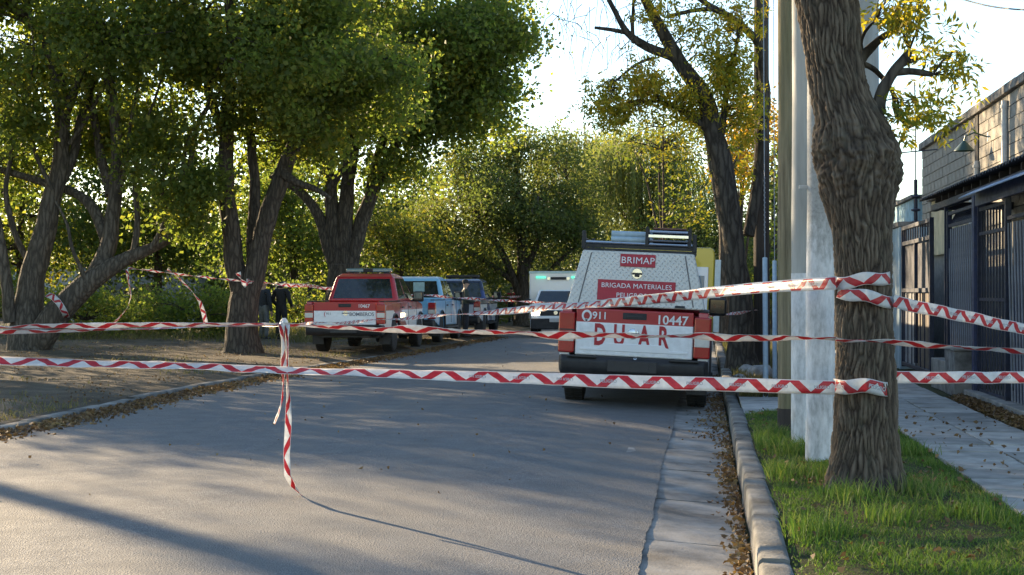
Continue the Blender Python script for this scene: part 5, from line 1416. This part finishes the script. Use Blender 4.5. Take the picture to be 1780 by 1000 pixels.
tm.build('twigs', BK_ASH, tb)['kind'] = 'stuff'
C = []; A = []
for p in cl:
    for k in range(3): pinnate(C, A, p + rng.normal(size=3) * .05, rng.uniform(.10, .16), 3)
C = np.array(C) - np.array(base)
link('crown', leaf_mesh('crown', C, .068, .021, LF_ASH, 0, np.array(A)), tb)

# --- trees outside the view on the sunny side: they throw the streaked shade on the road
def off_tree(lat, d, H, trunk_r, ells, label, leafm=LF_DARK, per=40):
    base = P(890 + lat / d * F, 510, d); base.z = .04
    pts = [base + Vector((.15 * math.sin(t * 4 + lat), .1 * math.cos(t * 3), H * t)) for t in np.linspace(-.01, 1, 14)]
    st = [(pts, [trunk_r * (1 - .6 * t) for t in np.linspace(0, 1, 14)])]
    el = []
    for (dl, dd, z, rx, ry, rz, n) in ells:
        c = P(890 + (lat + dl) / (d + dd) * F, 510, d + dd); c.z = z; el.append((c, (rx, ry, rz), n))
        en = c; s0 = pts[7]; st.append(([s0, s0.lerp(en, .5) + Vector((0, 0, .3)), en], [trunk_r * .5, trunk_r * .35, trunk_r * .15]))
    tree('verge_tree', label, 'tree', base, st, el, leafm, BK_GREY, .15, .11, per=per, spread=.42, twig_n=60, group='trees on the verge outside the view')
off_tree(-16.5, 32.6, 11, .26, [(0, 0, 5.8, 3.3, 3.6, 3.6, 190), (1.5, -.5, 8.5, 3, 3, 2.6, 100), (.8, 3, 6, 3, 3, 3.6, 110), (-1.9, .5, 6.2, 2.0, 2.0, 2.7, 130)], 'leafy tree on the verge just outside the view beside the leaning trunk')
off_tree(-18.1, 27.9, 9, .27, [(0, 0, 9.2, 1.6, 1.6, 1.3, 40)], 'tall slim tree on the verge outside the view with a high crown')
off_tree(-16.6, 24.0, 9, .24, [(0, 0, 9.0, 1.8, 1.8, 1.4, 50)], 'slim tree nearer the camera on the verge outside the view')
off_tree(-21.5, 47, 9, .22, [(0, 0, 4.2, 3.6, 3.4, 3.8, 260), (2.5, 1.5, 3, 2, 2, 2.6, 60)], 'dense low crowned tree outside the view shading the undergrowth')
off_tree((-905 - 890) / F * 9.55, 9.55, 5.5, .13, [(0, 0, 5.2, 1.3, 1.3, 1.1, 40)], 'young tree on the verge outside the view holding the tape ends')
def shrub(px, d, rx, h, label, lm=LF_DARK, n=90):
    b = P(px, 510, d); b.z = .04; t = thing('shrub', label, 'shrub', b, (0, 0, 0), 'shrubs behind the dirt verge')
    cl = ellipsoid_pts((b.x, b.y, h * .5), (rx, rx * .7, h * .55), n, thr=-.15, seed=px)
    skel = [b + Vector((0, 0, z)) for z in (.05, .3, .6)]
    tm = twigs_mesh(skel, cl[:40], .02); tm.v = [tuple(Vector(v) - b) for v in tm.v]; tm.build('stems', BK_DARK, t)['kind'] = 'stuff'
    pts = cloud(cl, 40, .22) - np.array(b); pts = pts[pts[:, 2] > -.05]
    link('foliage', leaf_mesh('foliage', pts, .11, .07, lm, .1), t)
shrub(150, 41, 1.9, 1.7, 'dark shrub just behind the leaning trunk of the many stemmed tree')
shrub(255, 43, 2.0, 1.5, 'broad dark shrub below the dangling torn tapes')
shrub(345, 42, 1.8, 1.6, 'dark shrub next to the forked tree on its open side')
shrub(30, 44, 2.2, 1.8, 'dark shrub at the edge of the view behind the many stemmed tree')
shrub(510, 50, 1.8, 1.7, 'dark shrub behind the two people in dark clothes', n=70)
shrub(640, 62, 2.4, 2.2, 'olive shrub over the red pickup bed in the distance', LF_OLIVE)
shrub(-190, 45, 3.5, 3.4, 'tall shrub outside the view shading the undergrowth', n=200)
shrub(-420, 44, 3.5, 3.8, 'second tall shrub outside the view shading the undergrowth', n=200)

# ------------------------------------------------------------------ ground cover
def blades(name, P0, hmin, hmax, w, mt, lean=.5, hs=None):
    n = len(P0); h = rng.uniform(hmin, hmax, n) * (1 if hs is None else hs); an = rng.uniform(0, 2 * PI, n); la = rng.uniform(0, 2 * PI, n); lm = rng.uniform(.1, lean, n) * h * 1.3
    d = np.stack([np.cos(an), np.sin(an), np.zeros(n)], 1) * w * rng.uniform(.6, 1.3, n)[:, None]
    l = np.stack([np.cos(la) * lm, np.sin(la) * lm, h * 0], 1)
    up = np.stack([h * 0, h * 0, h], 1)
    V = np.stack([P0 - d, P0 + d, P0 + l * .35 + up * .6 + d * .7, P0 + l * .35 + up * .6 - d * .7, P0 + l + up * .95], 1).reshape(-1, 3)
    i0 = np.arange(n) * 5
    T = np.concatenate([np.stack([i0, i0 + 1, i0 + 2], 1), np.stack([i0, i0 + 2, i0 + 3], 1), np.stack([i0 + 3, i0 + 2, i0 + 4], 1)])
    return mesh_np(name, V, T, mt)
LF_GRASS = leaf_mat('grass_blade', [(0, (.045, .095, .02)), (.45, (.09, .16, .032)), (.72, (.15, .20, .05)), (.88, (.26, .24, .10)), (1, (.30, .25, .13))], .4, tint=1.5)
LF_DRY = leaf_mat('dry_grass_blade', [(0, (.06, .08, .025)), (.5, (.13, .12, .05)), (1, (.24, .19, .10))], .35)
def lawn_pts(n, x0, x1, y0, y1, thr, sc=1.4, z=.03, yb=1.0):
    out = []
    while len(out) < n:
        x = rng.uniform(x0, x1); y = y0 + (y1 - y0) * rng.uniform() ** yb
        v = noise.noise(Vector((x * sc, y * sc, 1.7))) + .35 * noise.noise(Vector((x * 5, y * 5, 2)))
        if v + rng.uniform(-.25, .25) < thr: continue
        out.append((x, y, z + nz(x, y, 1.2, .03)))
    return np.array(out)
near = lawn_pts(70000, .44, 2.0, 5.4, 16.9, -.45, yb=1.35, z=.028)
e = (near[:, 0] - .44) + .35 * np.array([noise.noise(Vector((p[1] * 2, 3, 0))) for p in near])
tb_r = np.hypot(near[:, 0] - TRUNK_BASE.x, near[:, 1] - TRUNK_BASE.y); near = near[(tb_r > .42) | (rng.uniform(size=len(near)) < np.clip((tb_r - .25) * 3, .05, 1))]
e = (near[:, 0] - .44) + .35 * np.array([noise.noise(Vector((p[1] * 2, 3, 0))) for p in near])
near = near[(e > .08) | (rng.uniform(size=len(near)) < .25)]
keep = near[:, 0] < 1.93 + .12 * np.array([noise.noise(Vector((p[1] * 1.7, 8, 0))) for p in near])
g_ = link('lawn_grass', blades('lawn_grass', near[keep], .014, .056, .0034, LF_GRASS, 1.1, np.array([max(.45, .85 + .9 * noise.noise(Vector((p[0] * 1.6, p[1] * 1.3, 11))) + .5 * noise.noise(Vector((p[0] * 6, p[1] * 5, 4)))) for p in near[keep]]))); g_['kind'] = 'stuff'
tuft = []
for (px, py, n) in ((1345, 765, 500), (1390, 790, 500), (1320, 780, 350), (1440, 836, 300), (1575, 790, 300), (1480, 870, 260), (1600, 860, 240), (1360, 830, 300), (1700, 900, 200), (1540, 905, 200), (1420, 930, 200)):
    c = G(px, py, .03); tuft.append(np.array([c.x, c.y, c.z]) + rng.normal(size=(n, 3)) * np.array([.10, .16, 0]))
tuft = np.concatenate(tuft); tuft = tuft[(tuft[:, 0] > .44)]
g_ = link('lawn_tufts', blades('lawn_tufts', tuft, .07, .17, .004, LF_GRASS, .6)); g_['kind'] = 'stuff'
far = lawn_pts(9000, .46, 1.9, 19.4, 40, .0, z=.025, yb=1.3)
g_ = link('verge_weeds', blades('verge_weeds', far, .04, .16, .006, LF_DRY, .8)); g_['kind'] = 'stuff'
# scattered grass and weeds on the dirt verge
lv_ = []
while len(lv_) < 8000:
    y = 11 + 40 * rng.uniform() ** 1.2; x = klx(y) - .25 - rng.uniform() ** 1.5 * 15
    if noise.noise(Vector((x * .5, y * .5, 3.3))) + rng.uniform(-.2, .2) < .22: continue
    lv_.append((x, y, .03 + nz(x, y, .35, .05) + .012 * max(0, -9 - x)))
g_ = link('dry_verge_grass', blades('dry_verge_grass', np.array(lv_), .02, .09, .006, LF_DRY, 1.0)); g_['kind'] = 'stuff'
# taller undergrowth behind the left trees
ug = []
while len(ug) < 9000:
    px = rng.uniform(-150, 620); d = 39 + 12 * rng.uniform() ** 1.2
    lat = (px - 890) / F * d; x = -sT * d + cT * lat; y = cT * d + sT * lat
    if x > klx(y) - 3.4: continue
    if noise.noise(Vector((x * .45, y * .45, 6))) + rng.uniform(-.25, .25) < -.12 - .02 * (d - 36): continue
    ug.append((x, y, .04))
g_ = link('undergrowth', blades('undergrowth', np.array(ug), .10, .40, .012, LF_DRY, .9)); g_['kind'] = 'stuff'

# fallen leaves: heaps of them in the gutters, one mass per place
LF_LITTER = leaf_mat('fallen_leaf', [(0, (.07, .04, .022)), (.35, (.14, .08, .04)), (.7, (.22, .14, .07)), (1, (.30, .22, .10))], .15, .7)
def litter(name, C, L=.055, W=.038):
    n = len(C); A = rng.normal(size=(n, 3)); A[:, 2] *= .25
    o = link(name, leaf_mesh(name, C, L, W, LF_LITTER, 0, A / np.linalg.norm(A, axis=1)[:, None], fold=.3)); o['kind'] = 'stuff'; return o
C = []
for _ in range(15000):
    y = 11 + 36 * rng.uniform() ** 1.35; t = abs(rng.normal()) * .20 + .02
    dn = .6 + .7 * noise.noise(Vector((y * .6, 2, 0)))
    if rng.uniform() > dn: continue
    x = klx(y) + t; C.append((x, y, road_z(x) + .012 + max(0, .05 - t * .15) * rng.uniform()))
litter('fallen_leaves', np.array(C))
C = []
for _ in range(3900):
    y = 6.5 + 20 * rng.uniform() ** 1.1; x = .25 - abs(rng.normal()) * (.07 if y < 15 else .16)
    if rng.uniform() > .55 + .6 * noise.noise(Vector((y * .8, 5, 0))): continue
    C.append((x, y, -.108 + rng.uniform() * .02 + .09 * max(0, (.1 - x)) * .3))
litter('fallen_leaves', np.array(C), .04, .026)
C = []
for _ in range(3000):
    y = 14.8 + 4.6 * rng.uniform(); x = 3.28 + rng.normal() * .08
    C.append((x, y, .0 + .055 * rng.uniform() + max(0, .04 - abs(x - 3.28) * .2)))
for _ in range(900):
    y = 19.5 + 20 * rng.uniform(); x = rng.uniform(.45, 1.9); C.append((x, y, .045 + nz(x, y, 1.2, .035)))
for _ in range(420):
    y = 6 + 11 * rng.uniform(); x = rng.uniform(.5, 3.0); C.append((x, y, .065))
for _ in range(160):
    an, r_ = rng.uniform(0, 2 * PI), .28 + abs(rng.normal()) * .18; C.append((TRUNK_BASE.x + math.cos(an) * r_, TRUNK_BASE.y + math.sin(an) * r_, .055 + .01 * rng.uniform()))
litter('fallen_leaves', np.array(C), .045, .03)
C = []
for _ in range(7500):
    y = 11 + 38 * rng.uniform() ** 1.2; x = klx(y) - .2 - rng.uniform() ** 1.3 * 10
    if noise.noise(Vector((x * .8, y * .8, 8))) < -.05: continue
    C.append((x, y, .06 + nz(x, y, .35, .05) + .012 * max(0, -9 - x)))
for _ in range(160):
    C.append((rng.uniform(-7, 0), rng.uniform(9, 40), .012))
litter('fallen_leaves', np.array(C), .038, .026)
# stones at the foot of the telephone pole
sm_ = mat('pale_stone', (.34, .33, .31), .9, .3, 6, .5, 30, .01)
for i, (px, py, r) in enumerate(((1300, 648, .16), (1322, 655, .22), (1252, 668, .11), (1285, 662, .12))):
    c = G(px, py, .02); bm = bmesh.new(); bmesh.ops.create_icosphere(bm, subdivisions=3, radius=r)
    for v in bm.verts: v.co *= 1 + .35 * noise.noise(v.co * 6 + Vector((i * 5, 0, 0))); v.co.z *= .6
    me = bpy.data.meshes.new('stone'); bm.to_mesh(me); bm.free(); me.materials.append(sm_); me.polygons.foreach_set('use_smooth', [True] * len(me.polygons))
    o = link('stone', me, None, (c.x, c.y, c.z + r * .3))
    tag(o, ['grey stone against the foot of the dark telephone pole', 'largest grey stone between telephone pole and guy wire', 'small pale stone by the kerb behind the truck wheel', 'flat grey stone between kerb and telephone pole'][i], 'stone', 'stones on the right verge')
# pale building beyond the undergrowth
pb = thing('pale_shed', 'low pale rendered shed glimpsed between the leaning tree and the forked tree', 'shed', P(255, 512, 62))
pb.location.z = 0
M_SHED = mat('shed_render', (.42, .44, .46), .9, .2, 2)
MB().box(-2.2, 2.2, 0, 4, 0, 2.3).build('wall', M_SHED, pb)
MB().box(-2.35, 2.35, -.2, 4.2, 2.302, 2.42).build('roof', M_COPING, pb, bevel=.01)
MB().box(-.5, .4, -.02, .01, .9, 1.8).build('window', M_GLASS, pb); MB().box(1.0, 1.8, -.02, .01, .02, 1.95).build('door', M_GREYSTEEL, pb)
pb2 = thing('pale_shed', 'low pale shed beyond the many stemmed trunk by the edge of the view', 'shed', P(80, 512, 60)); pb2.location.z = 0
MB().box(-1.6, 1.6, 0, 3, 0, 2.5).build('wall', M_SHED, pb2); MB().box(-1.7, 1.7, -.15, 3.1, 2.502, 2.6).build('roof', M_COPING, pb2, bevel=.01)
# far woodland closing the view
C = []
for i in range(2600):
    px = rng.uniform(-350, 1480); d = rng.uniform(84, 118)
    hgt = 5.2 + 2.6 * noise.noise(Vector((px * .008, d * .05, 0))) + (1.2 if px < 700 else 0)
    p = P(px, 510, d); C.append((p.x, p.y, rng.uniform() ** .8 * hgt))
for i in range(1500):
    px = rng.uniform(-300, 860); d = rng.uniform(62, 78); p = P(px, 510, d)
    hgt = 2.6 + 2.0 * noise.noise(Vector((px * .012, d * .05, 3)))
    if p.x > klx(min(p.y, 120)) - 2: continue
    C.append((p.x, p.y, rng.uniform() * max(.6, hgt)))
for i in range(500):
    px = rng.uniform(1190, 1420); d = rng.uniform(60, 80); p = P(px, 510, d)
    if p.x < 1.2: continue
    C.append((p.x, p.y, rng.uniform() * 3.6))
C = np.array(C); pts = cloud(C, 60, .8); pts = pts[pts[:, 2] > -.2]
wl_ = link('far_woodland', leaf_mesh('far_woodland', pts, .24, .16, leaf_mat('leaf_far_wood', [(0, (.035, .055, .02)), (.5, (.075, .09, .03)), (.85, (.13, .13, .034)), (1, (.22, .18, .04))], .45, tint=1.6), .1)); wl_['kind'] = 'stuff'
trk = MB()
for i in range(46):
    px = rng.uniform(-300, 1300); d = rng.uniform(66, 100); p = P(px, 510, d); h = rng.uniform(3, 6); dx = rng.normal() * .4
    if -7.5 < p.x < 1.2: continue
    trk.tube([(p.x, p.y, -.3), (p.x + dx * .4, p.y, h * .5), (p.x + dx, p.y, h)], [.22, .16, .08], 7)
trk.build('far_woodland_trunks', BK_DARK)['kind'] = 'stuff'

# ------------------------------------------------------------------ barrier tape
def tape_mat():
    n = N('barrier_tape_print'); uv = n.n('UVMap'); sx = n.n('SeparateXYZ'); n.l(uv.outputs[0], sx.inputs[0])
    u, v = sx.outputs[0], sx.outputs[1]
    tri = n.math('PINGPONG', n.math('DIVIDE', u, .150), 1.0)
    d = n.math('ABSOLUTE', n.math('SUBTRACT', tri, n.math('ADD', n.math('MULTIPLY', v, .74), .13)))
    red = n.math('LESS_THAN', d, .25)
    edge = n.math('MULTIPLY', n.math('GREATER_THAN', v, .06), n.math('LESS_THAN', v, .94))
    red = n.math('MULTIPLY', red, edge)
    f = n.noise(n.coords(), 30, 3)
    white = n.ramp(f, [(.3, (.68, .68, .69)), (.7, (.80, .80, .80))])
    redc = n.ramp(f, [(.3, (.50, .035, .05)), (.7, (.62, .06, .075))])
    col = n.mix(red, white, redc)
    p = n.n('BsdfPrincipled'); n.l(col, p.inputs['Base Color']); p.inputs['Roughness'].default_value = .35
    n.l(n.bump(n.noise(n.coords(), 22, 3), .25, .01), p.inputs['Normal'])
    t = n.n('BsdfTranslucent'); n.l(col, t.inputs[0]); m = n.n('MixShader'); m.inputs[0].default_value = .45
    n.l(p.outputs[0], m.inputs[1]); n.l(t.outputs[0], m.inputs[2]); n.l(m.outputs[0], n.out.inputs[0]); return n.mat
M_TAPE = tape_mat()
M_TLET = flat('tape_print_ink', (.42, .42, .46), .5)
def ribbon(name, pts, width, label=None, twist=0, tw0=0, wf=None, parent=None, u0=0, thick=.0008, fold=0, crin=.010, ups=None, wob=1):
    """a strip of tape along pts; twist in radians spread along it, wf(t) width factor"""
    pts = [Vector(p) for p in pts]; n_ = len(pts); L = [0]
    for a, b in zip(pts, pts[1:]): L.append(L[-1] + (b - a).length)
    vs = []; uvs = []; nc = 4
    for i, p in enumerate(pts):
        t = (pts[min(i + 1, n_ - 1)] - pts[max(i - 1, 0)]).normalized()
        up = Vector((0, 0, 1)) if ups is None else ups[i]
        up = (up - t * up.dot(t)); up = up.normalized() if up.length > 1e-4 else t.orthogonal().normalized()
        nr = t.cross(up); q = L[i] / max(L[-1], 1e-6)
        an = tw0 + (twist(q) if callable(twist) else twist * q)
        a = up * math.cos(an) + nr * math.sin(an); b = t.cross(a); w = width * (wf(q) if wf else 1)
        for k in range(nc + 1):
            f = k / nc - .5
            z = (crin * noise.noise(Vector((L[i] * 5, f * 3, len(pts) * .37))) + .5 * crin * noise.noise(Vector((L[i] * 17, f * 6, len(pts) * .71)))) * wob + fold * (abs(f) - .25)
            vs.append(p + a * w * f + b * z); uvs.append((L[i] + u0, k / nc))
    fs = [(i * (nc + 1) + k, i * (nc + 1) + k + 1, (i + 1) * (nc + 1) + k + 1, (i + 1) * (nc + 1) + k) for i in range(n_ - 1) for k in range(nc)]
    org = pts[0].copy() if parent is None else parent.location.copy()
    me = bpy.data.meshes.new(name); me.from_pydata([tuple(v - org) for v in vs], [], fs); me.materials.append(M_TAPE)
    ul = me.uv_layers.new(name='UVMap')
    for lp in me.loops: ul.data[lp.index].uv = uvs[lp.vertex_index]
    me.polygons.foreach_set('use_smooth', [True] * len(fs))
    o = link(name, me, parent, None if parent else org)
    so = o.modifiers.new('solid', 'SOLIDIFY'); so.thickness = thick
    if label: tag(o, label, 'barrier tape', 'red and white barrier tapes')
    return o
def line(a, b, n=60, sag=0.0, wav=0.0, sd=0):
    a, b = Vector(a), Vector(b); out = []
    for i in range(n + 1):
        t = i / n; p = a.lerp(b, t); p.z -= sag * 4 * t * (1 - t)
        p += Vector((0, noise.noise(Vector((t * 6, sd, 0))), noise.noise(Vector((t * 9, sd, 4))))) * wav
        out.append(p)
    return out
def tape_print(o, pts, every, size=.035, side=-1, start=.3):
    """faint words printed along the tape, facing the viewer"""
    me = text_me('PELIGRO', size, M_TLET, bold=.02, ext=.0004)
    L = 0; nxt = start; org = o.location if o.parent is None else o.parent.location
    for a, b in zip(pts, pts[1:]):
        dl = (b - a).length
        while L + dl >= nxt:
            c = a.lerp(b, (nxt - L) / dl); t = (b - a).normalized(); up = (Vector((0, 0, 1)) - t * t.z).normalized(); nr = t.cross(up)
            if nr.dot(cam.location - c) < 0: nr = -nr; t = -t
            M_ = Matrix((( *t, ), (*up,), (*nr,))).transposed().to_4x4(); M_.translation = c + nr * .006 - org - up * .0
            k = link('lettering', me, o); k.matrix_local = M_; nxt += every
        L += dl
# bottom tape, left span to the tree
tr_c = P(1502, 676, dt)           # trunk axis near the lower tape
LE = P(-885, 593, 9.2)
a = P(1451, 674, 10.0)
ptsA = line(LE, a, 120, .012, .012, 1)
o = ribbon('barrier_tape', ptsA, .098, 'lowest tape stretched low across the whole road to the thick trunk', twist=lambda q: -1.13 * min(1, max(0, (.943 - q) / .338)), u0=.05)
tape_print(o, ptsA[82:], .30, .03)
def wrap(name, py0, py1, px0, px1, w, label=None, steps=40, rr=.245, tilt=0):
    """tape round the trunk on the camera side"""
    pts = []
    for i in range(steps + 1):
        t = i / steps; px = px0 + (px1 - px0) * t; q = (px - 1502) / 51.0; q = max(-1, min(1, q))
        dd = dt - rr * math.sqrt(max(0, 1 - q * q)) - .028
        pts.append(P(px, py0 + (py1 - py0) * t + 2.5 * math.sin(t * 9), dd))
    return ribbon(name, pts, w, label, u0=.02), pts
oA, pw = wrap('barrier_tape', 670, 675, 1449, 1552, .100, 'short band of tape wrapped round the thick trunk near its foot')
tape_print(oA, pw, .30, .04, start=.13)
b = P(1556, 656, 10.35); ptsR = line(b, P(1960, 651, 10.9), 40, .01, .01, 3)
o = ribbon('barrier_tape', ptsR, .088, 'low level tape running from the thick trunk past the navy railing', u0=.1)
tape_print(o, ptsR, .30, .03)
# upper tape from the trunk back to the forked tree
oC, pw = wrap('barrier_tape', 492, 482, 1452, 1548, .088, 'upper band of tape across the thick trunk below the knot')
c0 = P(1454, 492, 10.0); ptsC = line(c0, P(438, 567, 33.0), 160, .05, .03, 5)
o = ribbon('barrier_tape', ptsC, .092, 'upper tape slanting from the thick trunk back towards the forked tree', twist=lambda q: 1.15 * min(1, max(0, q - .10) * 4) + .35 * math.sin(q * 40), u0=.07)
tape_print(o, ptsC[:34], .30, .03)
# right-hand tape from the trunk to the railing
oD, pw = wrap('barrier_tape', 507, 525, 1456, 1553, .085, 'second upper band of tape slanting down across the thick trunk')
ptsD = line(P(1553, 524, 10.05), P(1960, 606, 13.2), 60, .01, .012, 6)
o = ribbon('barrier_tape', ptsD, .09, 'tape slanting down from the thick trunk towards the slatted railing', u0=.02)
tape_print(o, ptsD, .30, .03)
# middle twisted tape
kn = P(494, 564.5, 9.8)
ptsB = line(kn, P(1452, 588.5, 9.72), 150, .015, .02, 8)
ribbon('barrier_tape', ptsB, .085, 'twisted middle tape from the hanging knot to the thick trunk', twist=lambda q: 1.12 + .20 * math.sin(q * 21) + .12 * math.sin(q * 47), fold=.012)
ptsB2 = line(P(1452, 588.5, 9.72), P(1960, 622, 9.0), 60, .004, .012, 9)
ribbon('barrier_tape', ptsB2, .08, 'twisted middle tape crossing in front of the thick trunk towards the railing', twist=lambda q: 1.15 + .15 * math.sin(q * 17))
ptsB3 = line(P(-885, 590.6, 9.5), kn, 130, .012, .015, 10)
ribbon('barrier_tape', ptsB3, .085, 'rope thin tape reaching the hanging knot from the leaning tree side', twist=lambda q: 1.1 + .2 * math.sin(q * 9) + .25 * q, fold=.012)
ptsB4 = line(P(-885, 572.6, 9.93), P(492, 562, 9.83), 130, .01, .012, 12)
ribbon('barrier_tape', ptsB4, .06, 'second rope thin tape lying just above the first one at the hanging knot', twist=lambda q: 1.15 + .3 * math.sin(q * 14))
# hanging tails
gz = road_z(P(500, 830, 9.8).x) + .012
def tail(px_list, d, w, label, tw, end=None):
    pts = []
    for i in range(len(px_list) - 1):
        for s_ in range(8):
            t = s_ / 8; pts.append(P(px_list[i][0] + (px_list[i + 1][0] - px_list[i][0]) * t, px_list[i][1] + (px_list[i + 1][1] - px_list[i][1]) * t, d))
    pts.append(P(*px_list[-1], d))
    if end: pts += end
    return ribbon('tape_tail', pts, w, label, twist=tw, ups=[Vector((1, 0, .0))] * len(pts), fold=.015)
tail([(491, 564), (493, 600), (494, 648), (491, 690), (485, 720), (478, 738)], 9.75, .062, 'shorter torn tape tail hanging from the knot over the road', lambda q: .5 + .9 * q + .3 * math.sin(q * 11))
e0 = P(500, 826, 9.74); e1 = G(527, 862, gz - .01)
tail([(499, 565), (500, 610), (500, 650), (502, 700), (501, 745), (498, 790), (500, 826)], 9.74, .045, 'long torn tape tail hanging from the knot down to the asphalt', lambda q: .35 + .8 * math.sin(q * 7), [e0.lerp(e1, t) + Vector((0, 0, -.02 * math.sin(PI * t))) for t in (.2, .4, .6, .8, 1)])
# knot
kt = thing('tape_knot', 'small crumpled knot of tape joining the middle tapes above the road', 'knot', kn)
m = MB().lathe([(.01, -.045), (.028, -.03), (.022, 0), (.03, .02), (.012, .045)], 10, 'z'); m.tube([(-.03, 0, .0), (0, -.02, .01), (.035, 0, -.01)], [.012, .02, .012], 8); m.build('knot_body', M_TAPE, kt, smooth=60)
# thin strands between the left trees
d1_ = 32.6
ptsE = line(P(222, 466, d1_), P(424, 489, d1_ - .2), 40, .01, .02, 14)
ribbon('barrier_tape', ptsE, .05, 'thin upper strand of tape tied between the leaning tree and the forked tree', twist=14)
ptsE2 = line(P(428, 488, d1_), P(905, 516, 59), 90, .10, .04, 15)
ribbon('barrier_tape', ptsE2, .085, 'upper strand of tape running back from the forked tree above the pickups', twist=26)
ptsE3 = line(P(428, 490, d1_), P(1000, 528, 42), 90, .06, .04, 16)
ribbon('barrier_tape', ptsE3, .07, 'lower strand of tape sagging from the forked tree towards the van bonnet', twist=30)
def tail2(pl, d, w, label, tw):
    pts = []
    for i in range(len(pl) - 1):
        for s_ in range(6):
            t = s_ / 6; pts.append(P(pl[i][0] + (pl[i + 1][0] - pl[i][0]) * t, pl[i][1] + (pl[i + 1][1] - pl[i][1]) * t, d))
    ribbon('tape_tail', pts, w, label, twist=tw, ups=[Vector((1, 0, 0))] * len(pts))
tail2([(220, 468), (224, 490), (228, 515), (222, 535), (208, 552), (194, 566)], d1_, .10, 'pale torn tail dangling from the strand right beside the leaning trunk', lambda q: .5 + 1.2 * q)
tail2([(291, 468), (312, 485), (335, 508), (348, 525), (354, 545), (359, 566)], d1_, .10, 'pale torn tail dangling midway along the strand between two trees', lambda q: .7 + 1.0 * math.sin(q * 5))
tail2([(414, 474), (418, 484), (424, 492), (430, 498)], d1_ - .6, .12, 'little tuft of torn tape knotted on the forked tree', lambda q: q * 3)
m_ = [P(px, py, d1_ - .45 - .2 * math.sin(i / 5 * PI)) for i, (px, py) in enumerate([(82, 512), (92, 516), (101, 525), (108, 535), (113, 545), (116, 552)])]
ribbon('barrier_tape', m_, .14, 'scrap of tape wrapped over the base of the leaning trunk', ups=[Vector((1, 0, .3))] * 6)
ptsF = line(P(1226, 549, 22.5), P(1316, 539, 26.4), 24, .02, .01, 18)
ribbon('barrier_tape', ptsF, .055, 'short tape from the truck mirror to the dark telephone pole', twist=5)
